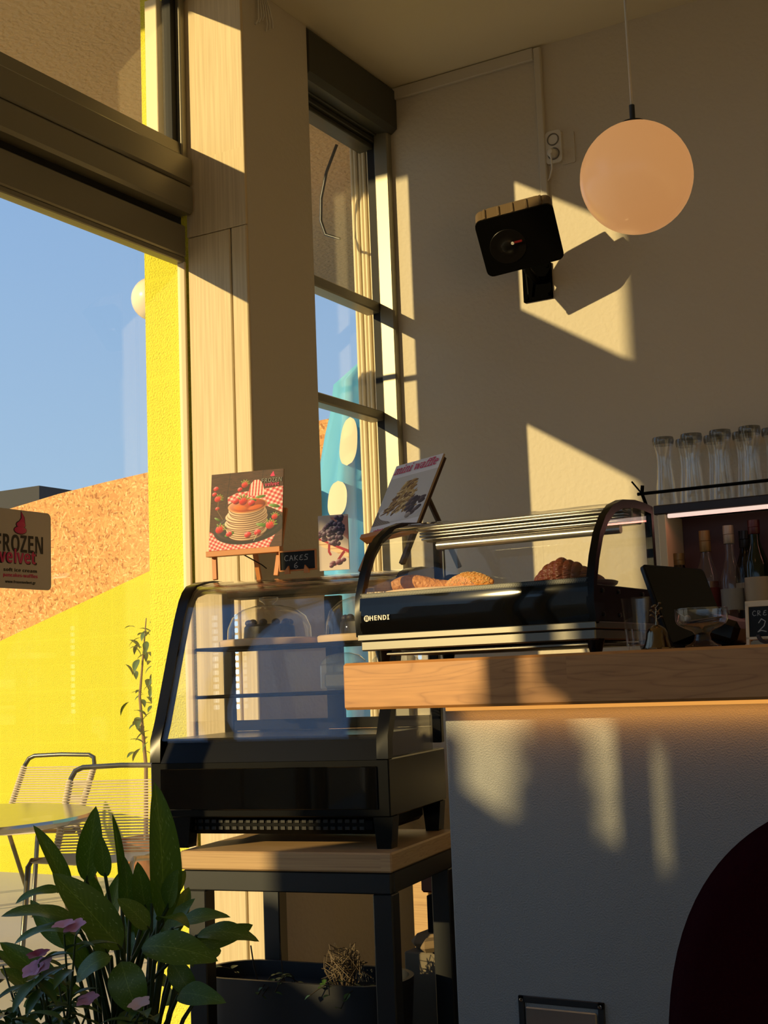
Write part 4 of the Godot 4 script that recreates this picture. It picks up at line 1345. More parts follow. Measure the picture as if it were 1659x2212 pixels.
func vitrine() -> void:
	var t := thing("cake_display", "black refrigerated cake display with a sloping glass front", "display case", Vector3(-1.673, 0.740, -2.85), deg_to_rad(10))
	var W := 0.662
	var s := sb()
	var outer := []
	for p in VIT: outer.append([-p[0], p[1]])
	var inner := inset(outer, 0.035)
	inner[0] = [-0.035, 0.215]
	for x in [[-W, -W + 0.030], [-0.030, 0.0]]:
		s = sb()
		rib(s, outer, inner, x[0], x[1])
		bx(s, Vector3((x[0] + x[1]) / 2, 0.47, -0.438), Vector3(0.030, 0.48, 0.024), 0.002)
		put("side_frame", s, M("black"), t)
		s = sb()
		var pg := PackedVector2Array()
		for p in inset(outer, 0.03): pg.append(Vector2(-p[0], p[1]))
		pg.append(Vector2(0.44, 0.2))
		pg.append(Vector2(0.01, 0.2))
		prism(s, pg, -0.002, 0.002, Transform3D(Basis(Vector3(0, 0, -1), Vector3(0, 1, 0), Vector3(1, 0, 0)), Vector3((x[0] + x[1]) / 2, 0, 0)))
		put("side_pane", s, M("clear"), t)
	# front glass from the lower rail to the top
	s = sb()
	for d in [0.004, 0.008, 0.018, 0.022]:      # sheets doubled up to strengthen the reflection in the glass
		curve_sheet(s, inset(outer.slice(1), d), -W + 0.030, -0.030)
	put("curved_pane", s, M("clear"), t)
	# lower cabinet
	s = sb()
	bx(s, Vector3(-W / 2, 0.145, -0.225), Vector3(W, 0.14, 0.445), 0.003)
	put("cabinet", s, M("black"), t)
	s = sb()
	prism(s, PackedVector2Array([Vector2(0.001, 0.213), Vector2(0.024, 0.270), Vector2(0.032, 0.274), Vector2(0.44, 0.274), Vector2(0.44, 0.213)]), -W + 0.031, -0.031, Transform3D(Basis(Vector3(0, 0, -1), Vector3(0, 1, 0), Vector3(1, 0, 0)), Vector3.ZERO))
	put("lower_rail", s, M("black"), t)
	s = sb()
	bx(s, Vector3(-W / 2, 0.146, 0.0005), Vector3(W - 0.062, 0.104, 0.006), 0.002)
	put("front_panel", s, M("black_gloss"), t)
	# vent skirt with its slots, and feet
	s = sb()
	bx(s, Vector3(-W / 2 + 0.02, 0.052, -0.22), Vector3(W - 0.14, 0.046, 0.36), 0.012)
	var sk := put("vent_skirt", s, M("black_matt"), t)
	for row in 2:
		for k in 26:
			s = sb()
			bx(s, Vector3(-W + 0.085 + k * 0.0195, 0.062 - row * 0.017, -0.040), Vector3(0.013, 0.010, 0.006), 0.001)
			put("vent_slat", s, mat("vent", Color(0.035, 0.032, 0.03), 0.5), sk)
	for p in [[-0.022, -0.03], [-W + 0.085, -0.03], [-0.022, -0.40], [-W + 0.085, -0.40]]:
		s = sb()
		var q := PackedVector2Array([Vector2(-0.018, 0), Vector2(0.018, 0), Vector2(0.026, 0.078), Vector2(-0.026, 0.078)])
		prism(s, q, -0.022, 0.022, Transform3D(Basis.IDENTITY, Vector3(p[0], -0.002, p[1])))
		put("foot", s, M("black"), t)
	# rear sliding panes, header and lighting
	s = sb()
	bx(s, Vector3(-W / 2, 0.676, -0.40), Vector3(W - 0.10, 0.045, 0.09), 0.004)
	put("header", s, M("black_matt"), t)
	s = sb()
	bx(s, Vector3(-W / 2, 0.290, -0.436), Vector3(W - 0.06, 0.03, 0.02), 0.002)
	bx(s, Vector3(-W * 0.47, 0.47, -0.436), Vector3(0.05, 0.36, 0.02), 0.002)
	put("rear_frame", s, M("black_matt"), t)
	for x in [[-W + 0.03, -W * 0.5], [-W * 0.44, -0.03]]:
		s = sb()
		bx(s, Vector3((x[0] + x[1]) / 2, 0.47, -0.444), Vector3(x[1] - x[0], 0.36, 0.003))
		put("rear_pane", s, M("clear"), t)
	for x in [-W + 0.050, -0.050]:  # the right strip is added, echoing a reflection of the left
		s = sb()
		for k in 14:
			bx(s, Vector3(x, 0.345 + k * 0.020, -0.418), Vector3(0.010, 0.014, 0.006), 0.002)
		put("led_strip_light", s, mat("led_cold", Color(0.9, 0.95, 1), 0.4, 0, {"emission_enabled": true, "emission": Color(0.85, 0.95, 1.0), "emission_energy_multiplier": 0.9}), t)
	# wire shelves
	for y in [0.377, 0.507]:
		s = sb()
		tube(s, [Vector3(-W + 0.04, y, -0.19), Vector3(-0.04, y, -0.19), Vector3(-0.04, y, -0.415), Vector3(-W + 0.04, y, -0.415), Vector3(-W + 0.04, y, -0.19)], 0.0045, 8)
		for k in 30:
			tube(s, [Vector3(-W + 0.055 + k * 0.019, y, -0.19), Vector3(-W + 0.055 + k * 0.019, y, -0.415)], 0.0016, 5, false)
		put("wire_shelf", s, M("black_matt"), t)
	# goods on the shelves, things of their own
	var X: Transform3D = t.transform
	var goods := [[-0.450, 0.118, 0.095], [-0.160, 0.112, 0.105]]
	for k in 2:
		var at: Vector3 = X * Vector3(goods[k][0], 0.512, -0.300)
		var rr: float = goods[k][1]
		s = sb()
		lathe(s, [[0, 0], [rr + 0.020, 0], [rr + 0.022, 0.004], [rr + 0.022, 0.016], [rr + 0.018, 0.019], [0, 0.019]], 40)
		var b := put("cake_board", s, M("pale_wood"))
		b.position = at
		tag(b, ["round pale wooden board under the left glass dome", "round pale wooden board under the right glass dome"][k], "board", "boards under the glass domes")
		var dm := thing("cake_dome", ["clear glass dome with a knob on the left of the upper shelf", "clear glass dome on the right of the upper shelf, behind the warmer"][k], "cake dome", at + Vector3(0, 0.019, 0), 0, "glass cake domes")
		s = sb()
		var h: float = goods[k][2]
		lathe(s, [[rr, 0.0], [rr * 0.985, h * 0.32], [rr * 0.88, h * 0.64], [rr * 0.66, h * 0.86], [rr * 0.36, h * 0.97], [0, h]], 40)
		put("dome", s, mat("dome_glass", Color(0.93, 0.95, 0.92, 0.006), 0.0, 0, {"transparency": BaseMaterial3D.TRANSPARENCY_ALPHA}), dm)
		s = sb()
		lathe(s, [[0.012, h], [0.016, h + 0.006], [0.026, h + 0.012], [0.027, h + 0.020], [0.022, h + 0.022], [0, h + 0.022]], 24)
		put("knob", s, M("dome_glass"), dm)
		var ck := thing("cake", ["dark layered cake under the left dome", "dark round cake under the right dome"][k], "cake", at + Vector3(0, 0.019, 0))
		s = sb()
		lathe(s, [[0, 0], [0.070, 0], [0.072, 0.006], [0.070, 0.034], [0.064, 0.040], [0, 0.041]], 30)
		put("sponge", s, mat("cake_dark", Color(0.06, 0.035, 0.03), 0.5), ck)
		s = sb()
		for q in 10:
			var a := q * TAU / 10
			ball(s, Vector3(cos(a) * 0.056, 0.045, sin(a) * 0.056), Vector3(0.012, 0.010, 0.012), 10, 6)
		put("cream_rosette", s, mat("cake_cream", Color(0.16, 0.11, 0.10), 0.5), ck)
	var k2 := 0
	for x in [-0.225, -0.075]:
		var at: Vector3 = X * Vector3(x, 0.384, -0.285)
		var bxn := thing("cake_box", ["clear plastic cake box on the lower shelf, left of the countertop end", "clear plastic cake box on the lower shelf, behind the countertop"][k2], "box", at, deg_to_rad(10), "plastic cake boxes")
		k2 += 1
		s = sb()
		bx(s, Vector3(0, 0.036, 0), Vector3(0.10, 0.072, 0.10), 0.006)
		put("tub", s, mat("plastic", Color(0.82, 0.88, 0.92, 0.08), 0.1, 0, {"transparency": BaseMaterial3D.TRANSPARENCY_ALPHA}), bxn)
		s = sb()
		lathe(s, [[0.062, 0.072], [0.060, 0.078], [0.045, 0.092], [0.02, 0.099], [0, 0.1]], 20)
		put("lid", s, M("plastic"), bxn)
		s = sb()
		bx(s, Vector3(0, 0.026, 0), Vector3(0.085, 0.045, 0.085), 0.008)
		put("cake_slice", s, mat("cake_slice", Color(0.10, 0.08, 0.09), 0.6), bxn)

func easel(called: String, label: String, at: Vector3, turn: float, w: float, leg: float, m: Material) -> Node3D:
	# a three-legged table easel; the ledge is at height leg
	var t := thing(called, label, "easel", at, turn)
	for sx in [-1, 1]:
		var s := sb()
		var lean := Basis(Vector3.RIGHT, -0.16)
		bx(s, lean * Vector3(sx * w * 0.40, leg * 1.9, 0), Vector3(0.014, leg * 3.8, 0.010), 0.001, Transform3D(Basis.IDENTITY, Vector3.ZERO))
		s = sb()
		bx(s, Vector3(0, leg * 1.35, 0), Vector3(0.014, leg * 2.7, 0.010), 0.001, Transform3D(lean * Basis(Vector3.BACK, -sx * 0.10), Vector3(sx * w * 0.42, 0, 0)))
		put("leg", s, m, t)
	var s := sb()
	bx(s, Vector3(0, leg * 1.3, 0), Vector3(0.014, leg * 2.7, 0.010), 0.001, Transform3D(Basis(Vector3.RIGHT, 0.32), Vector3(0, 0, -leg * 1.25)))
	put("leg", s, m, t)
	s = sb()
	bx(s, Vector3(0, leg, 0.004), Vector3(w * 1.02, 0.016, 0.026), 0.001)
	put("ledge", s, m, t)
	s = sb()
	tube(s, [Vector3(-0.01, leg * 0.95, 0.0), Vector3(0.02, leg * 0.55, -leg * 0.9), Vector3(0.03, leg * 0.4, -leg * 1.05)], 0.0018, 6)
	put("stay", s, M("ink"), t)
	return t

func picture(called: String, label: String, at: Vector3, basis: Basis, w: float, h: float, im: Image, gloss := 0.6) -> Node3D:
	# a stiff printed board, its lower edge at the origin
	var t := thing(called, label, "poster", at)
	t.basis = basis
	var s := sb()
	bx(s, Vector3(0, h / 2, -0.003), Vector3(w, h, 0.006), 0.0005)
	put("backing", s, mat("board_edge", Color(0.62, 0.54, 0.42), 0.6), t)
	s = sb()
	uvquad(s, Vector3(-w / 2, 0, 0.0006), Vector3(w / 2, 0, 0.0006), Vector3(w / 2, h, 0.0006), Vector3(-w / 2, h, 0.0006))
	put("print", s, mat(called + "_print", Color.WHITE, gloss, 0, {"albedo_texture": tex(im)}), t)
	return t

func on_the_vitrine() -> void:
	var X := Transform3D(Basis(Vector3.UP, deg_to_rad(10)), Vector3(-1.673, 0.740, -2.85))
	var top := 0.708
	# pancake poster on its easel
	var at := X * Vector3(-0.527, top, -0.315)
	easel("table_easel", "light wooden easel that holds the pancake poster", at, deg_to_rad(10), 0.228, 0.073, M("easel_wood"))
	var p := picture("pancake_poster", "printed board with a stack of pancakes, standing on the cake display", at + Basis(Vector3.UP, deg_to_rad(10)) * Vector3(0.003, 0.082, 0.006), Basis(Vector3.UP, deg_to_rad(12)) * Basis(Vector3.RIGHT, -0.14), 0.226, 0.228, pancake_picture())
	lettering("FROZEN", 0.0125, M("paper_white"), p, Transform3D(Basis.IDENTITY, Vector3(0.078, 0.196, 0.002)))
	lettering("velvet", 0.0110, M("pink"), p, Transform3D(Basis.IDENTITY, Vector3(0.079, 0.184, 0.002)))
	# small chalk sign: CAKES 6
	at = X * Vector3(-0.357, top, -0.300)
	var t := thing("chalk_sign", "small black chalk sign reading cakes between pancake poster and cherry card", "sign", at, deg_to_rad(10))
	var s := sb()
	for g in [[0.0, 0.064, 0.112, 0.004], [0.0, 0.010, 0.112, 0.004], [-0.0545, 0.037, 0.004, 0.056], [0.0545, 0.037, 0.004, 0.056]]:
		bx(s, Vector3(g[0], g[1], 0), Vector3(g[2], g[3], 0.008), 0.0006)
	put("frame", s, M("easel_wood"), t)
	s = sb()
	bx(s, Vector3(0, 0.037, -0.002), Vector3(0.106, 0.052, 0.004))
	put("backing", s, M("ink"), t)
	s = sb()
	uvquad(s, Vector3(-0.0525, 0.012, 0.0008), Vector3(0.0525, 0.012, 0.0008), Vector3(0.0525, 0.062, 0.0008), Vector3(-0.0525, 0.062, 0.0008))
	var words := [[GLYPH["C"], 22, 18, 32, 2.2], [GLYPH["A"], 52, 20, 30, 2.2], [GLYPH["K"], 80, 20, 30, 2.2], [GLYPH["E"], 108, 20, 30, 2.2], [GLYPH["S"], 136, 18, 32, 2.2], [GLYPH["6"], 76, 62, 34, 2.2]]
	put("chalkboard", s, mat("chalk_cakes", Color.WHITE, 0.8, 0, {"albedo_texture": tex(chalk_image(words, 200, 104))}), t)
	for x in [-0.024, 0.030]:
		s = sb()
		prism(s, PackedVector2Array([Vector2(-0.006, 0), Vector2(0.010, 0), Vector2(0.008, 0.010), Vector2(-0.002, 0.022), Vector2(-0.004, 0.012)]), 0.004, 0.012, Transform3D(Basis(Vector3.UP, 0.0 if x > 0 else PI), Vector3(x, 0, 0.006 if x > 0 else 0.022)))
		put("peg", s, M("easel_wood"), t)
	# cherry cake card in an acrylic stand
	at = X * Vector3(-0.248, top, -0.300)
	t = thing("menu_card", "upright picture card of a cherry topped cake slice in a clear stand", "card", at, deg_to_rad(14))
	s = sb()
	bx(s, Vector3(0, 0.079, -0.003), Vector3(0.088, 0.156, 0.003), 0.0005)
	put("acrylic_stand", s, M("clear"), t)
	s = sb()
	bx(s, Vector3(0, 0.079, -0.0058), Vector3(0.086, 0.152, 0.002))
	put("card_back", s, M("paper"), t)
	s = sb()
	uvquad(s, Vector3(-0.043, 0.003, -0.001), Vector3(0.043, 0.003, -0.001), Vector3(0.043, 0.156, -0.001), Vector3(-0.043, 0.156, -0.001))
	put("print", s, mat("cherry_print", Color.WHITE, 0.3, 0, {"albedo_texture": tex(cake_picture())}), t)
	# mini waffle poster on a dark easel
	var BL := Vector3(-1.7925, 1.5428, -3.1169)
	var w := 0.20
	var h := 0.24
	var bs := Basis(Vector3(0.9407, 0.0352, 0.3374), Vector3(0.1418, 0.8627, -0.4854), Vector3(-0.3082, 0.5045, 0.8066)).orthonormalized()
	# the board leans back to the right
	p = picture("waffle_poster", "leaning printed board with a mini waffle, behind the food warmer", BL, bs, w, h, waffle_picture(), 0.5)
	var italic := Basis(Vector3(1.0, 0, 0), Vector3(0.30, 1.15, 0), Vector3(0, 0, 1))
	lettering("mini waffle", 0.024, M("pink"), p, Transform3D(italic, Vector3(0.0, 0.218, 0.003)), false, true)
	lettering("velvet", 0.010, M("pink"), p, Transform3D(Basis.IDENTITY, Vector3(-0.060, 0.012, 0.003)))
	t = thing("waffle_easel", "dark brown wooden easel that holds the mini waffle board", "easel", BL)
	var I := Transform3D(bs, Vector3.ZERO)
	for sx in [-1, 1]:
		s = sb()
		bx(s, Vector3(sx * 0.086, 0.065, -0.013), Vector3(0.016, 0.345, 0.012), 0.001, I)
		put("leg", s, M("easel_dark"), t)
	s = sb()
	tube(s, [I * Vector3(0.02, 0.17, -0.02), Vector3(0.10, -0.094, -0.20)], 0.008, 6)
	put("leg", s, M("easel_dark"), t)
	s = sb()
	bx(s, Vector3(0, -0.010, 0.004), Vector3(0.215, 0.014, 0.03), 0.001, I)
	put("ledge", s, M("easel_wood"), t)
	# sticker on the glass front
	t = thing("window_sticker", "square dealer sticker with pink ice cream swirl on the left pane", "sticker", Vector3(XW + 0.003, 1.533, -2.605), PI / 2)
	s = sb()
	prism(s, rrect(0.230, 0.214, 0.014), -0.0006, 0.0)
	put("film", s, mat("sticker_film", Color(0.74, 0.70, 0.62), 0.35), t)
	var sw := func(dy: float, ww: float, hh: float, m: Material, z: float, dx := 0.0):
		var q := sb()
		ball(q, Vector3(dx, dy, z), Vector3(ww, hh, 0.0012), 20, 8)
		put("ice_cream_swirl", q, m, t)
	for k in 2:
		var m: Material = M("ink") if k == 0 else M("pink")
		var e := 0.0022 if k == 0 else 0.0
		sw.call(0.052, 0.0225 + e, 0.0100 + e, m, 0.0 + k * 0.0008)
		sw.call(0.067, 0.0165 + e, 0.0090 + e, m, 0.0003 + k * 0.0008, 0.002)
		s = sb()
		prism(s, PackedVector2Array([Vector2(-0.010 - e, 0.070), Vector2(0.016 + e, 0.070), Vector2(0.014 + e, 0.088), Vector2(0.002, 0.103 + e), Vector2(0.004 - e, 0.085)]), 0.0004 + k * 0.0006, 0.0009 + k * 0.0006)
		put("ice_cream_swirl", s, m, t)
	lettering("FROZEN", 0.042, M("ink"), t, Transform3D(Basis.from_scale(Vector3(0.82, 1.12, 1)), Vector3(-0.002, 0.014, 0.0006)))
	lettering("velvet", 0.036, M("ink"), t, Transform3D(Basis.from_scale(Vector3(0.99, 1.12, 1)), Vector3(-0.010, -0.0215, 0.0005)))
	lettering("velvet", 0.034, M("pink"), t, Transform3D(Basis.from_scale(Vector3(0.97, 1.06, 1)), Vector3(-0.010, -0.021, 0.0012)))
	lettering("soft ice cream", 0.0088, M("ink"), t, Transform3D(Basis.from_scale(Vector3(1.5, 1, 1)), Vector3(0.0, -0.057, 0.0006)))
	lettering("pancakes-waffles", 0.0092, M("pink"), t, Transform3D(Basis.from_scale(Vector3(1.2, 1, 1)), Vector3(0.0, -0.071, 0.0006)))
	lettering("www.frozenvelvet.gr", 0.0070, M("ink"), t, Transform3D(Basis.from_scale(Vector3(1.15, 1, 1)), Vector3(0.0, -0.089, 0.0006)))

func under_the_table() -> void:
	var t := thing("trough_planter", "dark grey trough planter under the work table", "planter", Vector3(-2.035, 0, -3.0), deg_to_rad(6))
	var s := sb()
	var o := rrect(0.59, 0.24, 0.112, 8)
	var i := rrect(0.565, 0.216, 0.10, 8)
	var b := rrect(0.53, 0.195, 0.09, 8)
	var n := o.size()
	var H := 0.395
	s.set_smooth_group(1)
	for k in n:
		var l := (k + 1) % n
		var f := func(p: Vector2, y: float): return Vector3(p.x, y, -p.y)
		s.set_smooth_group(1)
		quad(s, f.call(b[k], 0.0), f.call(b[l], 0.0), f.call(o[l], H), f.call(o[k], H))
		s.set_smooth_group(-1)
		quad(s, f.call(o[k], H), f.call(o[l], H), f.call(i[l], H), f.call(i[k], H))
		s.set_smooth_group(2)
		quad(s, f.call(i[k], H), f.call(i[l], H), f.call(i[l], H - 0.08), f.call(i[k], H - 0.08))
	put("trough", s, mat("trough", Color(0.13, 0.135, 0.15), 0.5), t)
	s = sb()
	prism(s, i, 0, 0.02, Transform3D(Basis(Vector3.RIGHT, -PI / 2), Vector3(0, H - 0.06, 0)))
	put("soil", s, M("soil"), t)
	# a small creeper in it
	var r := RandomNumberGenerator.new()
	r.seed = 12
	var cp := thing("creeper_plant", "sparse trailing creeper growing in the trough planter", "plant", Vector3(-2.035, H - 0.04, -3.0))
	var lm := leafmesh(0.020, 0.015, 0.5, 0.2)
	for k in 9:
		s = sb()
		var p := Vector3(r.randf_range(-0.27, 0.26), 0, r.randf_range(0.0, 0.10))
		var d := Vector3(r.randf_range(-0.5, 0.5), 1.0, r.randf_range(0.2, 0.8)).normalized()
		var pts := [p]
		for q in 7:
			pts.append(pts[-1] + d * 0.024)
			d = (d + Vector3(r.randf_range(-0.25, 0.25), -0.32, 0.12)).normalized()
		tube(s, pts, 0.0013, 5)
		put("stem", s, M("twig"), cp)
		for q in range(1, 8):
			var lf := place("leaf", lm, M("leaf_small"), cp)
			lf.transform = Transform3D(Basis(Vector3.UP, r.randf() * TAU) * Basis(Vector3.RIGHT, r.randf_range(-0.6, 0.5)) * Basis.from_scale(Vector3.ONE * r.randf_range(0.7, 1.3)), pts[q])
	s = sb()
	tube(s, [Vector3(-0.13, 0.0, 0.03), Vector3(-0.145, 0.05, 0.03), Vector3(-0.15, 0.105, 0.035)], 0.002, 5)
	tube(s, [Vector3(-0.02, 0.0, 0.06), Vector3(-0.04, 0.05, 0.05), Vector3(-0.045, 0.12, 0.05)], 0.0015, 5)
	put("stem", s, M("twig"), cp)
	var rt := thing("root_ball", "tangle of pale dry roots standing in the trough planter", "roots", Vector3(-1.935, H - 0.04, -3.03))
	s = sb()
	for k in 46:
		var a := r.randf() * TAU
		var e := r.randf_range(0.2, 1.0)
		var p0 := Vector3(cos(a), 0, sin(a)) * 0.03 * r.randf()
		tube(s, [p0, p0 + Vector3(cos(a) * 0.03 * e, 0.02 + 0.04 * r.randf(), sin(a) * 0.03 * e), Vector3(cos(a + 0.8) * 0.06 * e, 0.05 + 0.065 * r.randf(), sin(a + 0.8) * 0.06 * e), Vector3(cos(a + 2.4) * 0.055 * r.randf(), 0.03 + 0.07 * r.randf(), sin(a + 2.4) * 0.055 * r.randf()), Vector3(cos(a + 3.4) * 0.07 * e, 0.02 + 0.05 * r.randf(), sin(a + 3.4) * 0.07 * e)], 0.0013, 5, false)
	var ro := put("roots", s, mat("root", Color(0.42, 0.36, 0.28), 0.8), rt)
	ro.set_meta("kind", "stuff")
	# boxes stacked behind the right table leg
	s = sb()
	bx(s, Vector3.ZERO, Vector3(0.34, 0.40, 0.30), 0.004)
	var q := put("carton", s, mat("carton", Color(0.44, 0.40, 0.33), 0.8))
	q.position = Vector3(-1.74, 0.20, -3.45)
	tag(q, "plain grey brown carton at the bottom of the stack beside the planter", "box")
	t = thing("paper_sack", "crumpled tan paper sack lying on the carton", "sack", Vector3(-1.74, 0.40, -3.45))
	s = sb()
	bx(s, Vector3(0, 0.022, 0), Vector3(0.33, 0.044, 0.27), 0.02)
	bx(s, Vector3(-0.10, 0.030, 0.09), Vector3(0.12, 0.03, 0.10), 0.013, Transform3D(Basis(Vector3.UP, 0.4) * Basis(Vector3.BACK, 0.12), Vector3(0, 0.008, 0)))
	put("paper", s, mat("sack", Color(0.50, 0.42, 0.31), 0.85), t)
	t = thing("black_box", "black product box with grey lettering on the paper sack", "box", Vector3(-1.735, 0.445, -3.45))
	s = sb()
	bx(s, Vector3(0, 0.05, 0), Vector3(0.25, 0.10, 0.20), 0.002)
	put("carton_body", s, M("black_matt"), t)
	lettering("Numan", 0.022, mat("grey_print", Color(0.45, 0.45, 0.47), 0.6), t, Transform3D(Basis.IDENTITY, Vector3(0.045, 0.078, 0.101)))
	for k in 4:
		s = sb()
		lathe(s, [[0.0055, 0], [0.0055, 0.001], [0, 0.001]], 12, Transform3D(Basis(Vector3.RIGHT, PI / 2), Vector3(0.0 + k * 0.022, 0.045, 0.1)))
		put("printed_symbol", s, M("grey_print"), t)
	t = thing("red_crate", "red plastic crate on top of the stack behind the table leg", "crate", Vector3(-1.75, 0.545, -3.49))
	s = sb()
	bx(s, Vector3(0, 0.045, 0), Vector3(0.30, 0.09, 0.20), 0.006)
	put("crate_body", s, mat("red_plastic", Color(0.34, 0.015, 0.02), 0.4), t)
	s = sb()
	bx(s, Vector3(0, 0.085, 0), Vector3(0.31, 0.012, 0.21), 0.003)
	put("rim", s, M("red_plastic"), t)
	s = sb()
	bx(s, Vector3(0, 0.33, 0), Vector3(0.055, 0.66, 0.02), 0.002)
	q = put("upright_plank", s, M("pine"))
	q.position = Vector3(-2.08, 0, -3.72)
	tag(q, "narrow wooden plank standing upright behind the planter", "plank")

func bistro_chair() -> Node3D:
	var t := thing("cord_chair", "cream corded metal chair nearest the glass front", "chair", Vector3.ZERO, 0, "corded terrace chairs")
	var m := mat("chair_tube", Color(0.42, 0.40, 0.34), 0.28, 0.8)
	var cm := mat("cord", Color(0.80, 0.74, 0.62), 0.7)
	var s := sb()
	# frame: one bent tube, over the back
	var pts := [Vector3(-0.24, 0.40, 0.02), Vector3(-0.245, 0.60, -0.10), Vector3(-0.24, 0.75, -0.18), Vector3(-0.225, 0.785, -0.197), Vector3(-0.19, 0.80, -0.204), Vector3(0, 0.805, -0.206), Vector3(0.19, 0.80, -0.204), Vector3(0.225, 0.785, -0.197), Vector3(0.24, 0.75, -0.18), Vector3(0.245, 0.60, -0.10), Vector3(0.24, 0.40, 0.02)]
	tube(s, pts, 0.0125, 10)
	put("back_frame", s, m, t)
	for sx in [-1, 1]:
		s = sb()
		tube(s, [Vector3(sx * 0.24, 0.40, 0.02), Vector3(sx * 0.235, 0.43, 0.30), Vector3(sx * 0.235, 0.41, 0.34), Vector3(sx * 0.245, 0.0, 0.40)], 0.0125, 10)
		put("leg", s, m, t)
		s = sb()
		tube(s, [Vector3(sx * 0.241, 0.44, 0.0), Vector3(sx * 0.25, 0.0, -0.22)], 0.0125, 10)
		put("leg", s, m, t)
		# wrapped part of the post
		s = sb()
		for k in 26:
			var a := k / 25.0
			var p := Vector3(sx * 0.243, lerpf(0.42, 0.735, a), lerpf(0.008, -0.172, a))
			lathe(s, [[0.0125, -0.0062], [0.0185, -0.003], [0.0185, 0.003], [0.0125, 0.0062]], 10, Transform3D(Basis(Vector3.RIGHT, -0.5), p))
		put("cord_wrap", s, cm, t)
	s = sb()
	for k in 26:
		var a := k / 25.0
		var y := lerpf(0.42, 0.735, a)
		var z := lerpf(0.016, -0.164, a)
		tube(s, [Vector3(-0.243, y, z), Vector3(0, y, z - 0.012), Vector3(0.243, y, z)], 0.0038, 5, false)
	put("back_cords", s, cm, t)
	s = sb()
	for k in 24:
		var z := lerpf(0.03, 0.32, k / 23.0)
		tube(s, [Vector3(-0.237, 0.425, z), Vector3(0, 0.410, z), Vector3(0.237, 0.425, z)], 0.0038, 5, false)
	put("seat_cords", s, cm, t)
	return t

func parasol(label: String, at: Vector3, h: float, turn: float) -> Node3D:
	var t := thing("folded_parasol", label, "parasol", at, turn, "folded blue parasols")
	var s := sb()
	tube(s, [Vector3(0, 0, 0), Vector3(0, h * 0.98, 0)], 0.02, 10)
	put("pole", s, M("white"), t)
	s = sb()
	lathe(s, [[0, 0], [0.24, 0.0], [0.25, 0.03], [0.22, 0.07], [0.04, 0.10], [0.03, 0.3], [0, 0.3]], 24)
	put("base", s, M("steel_dull"), t)
	# pleated cloth: a star section that widens downwards
	s = sb()
	s.set_smooth_group(1)
	var prev := []
	for i in 15:
		var a := i / 14.0
		var y := h - a * (h - 0.95)
		var R := 0.035 + 0.42 * pow(a, 0.45)
		if a > 0.02 and a < 0.09: R += 0.03
		var ring := []
		for k in 48:
			var q := k * TAU / 48
			var rr := R * (0.80 + 0.20 * sin(q * 8.0 + a * 2.5))
			ring.append(Vector3(cos(q) * rr, y, sin(q) * rr))
		if i > 0:
			for k in 48:
				var l := (k + 1) % 48
				quad(s, ring[l], ring[k], prev[k], prev[l])
		prev = ring
	put("cloth", s, mat("parasol_cloth", Color(0.40, 0.72, 0.90), 0.8, 0, {"backlight_enabled": true, "backlight": Color(0.25, 0.35, 0.38)}), t)
	for g in [[1.50, 2.38, 0.26], [1.66, 2.08, 0.19], [2.30, 2.06, 0.20], [0.95, 2.20, 0.26], [0.3, 1.95, 0.25], [1.1, 1.6, 0.3], [3.2, 2.1, 0.25], [4.3, 2.2, 0.25], [5.4, 2.0, 0.25]]:
		s = sb()
		s.set_smooth_group(1)
		var rows := []
		for i in 19:
			var v := i / 18.0
			var y: float = g[1] + (v - 0.5) * g[2]
			var a := (h - y) / (h - 0.95)
			var R := (0.035 + 0.42 * pow(a, 0.45)) * 1.012
			var half := 0.19 * sqrt(maxf(0.0, 1.0 - pow(absf(v * 2 - 1), 2.6)))
			var row := []
			for k in 5:
				var q: float = g[0] + (k / 4.0 - 0.5) * 2.0 * half
				row.append(Vector3(cos(q) * R, y, sin(q) * R))
			rows.append(row)
		for i in 18:
			for k in 4:
				quad(s, rows[i][k + 1], rows[i][k], rows[i + 1][k], rows[i + 1][k + 1])
		put("white_patch", s, mat("parasol_white", Color(0.85, 0.80, 0.70), 0.8), t)
	return t

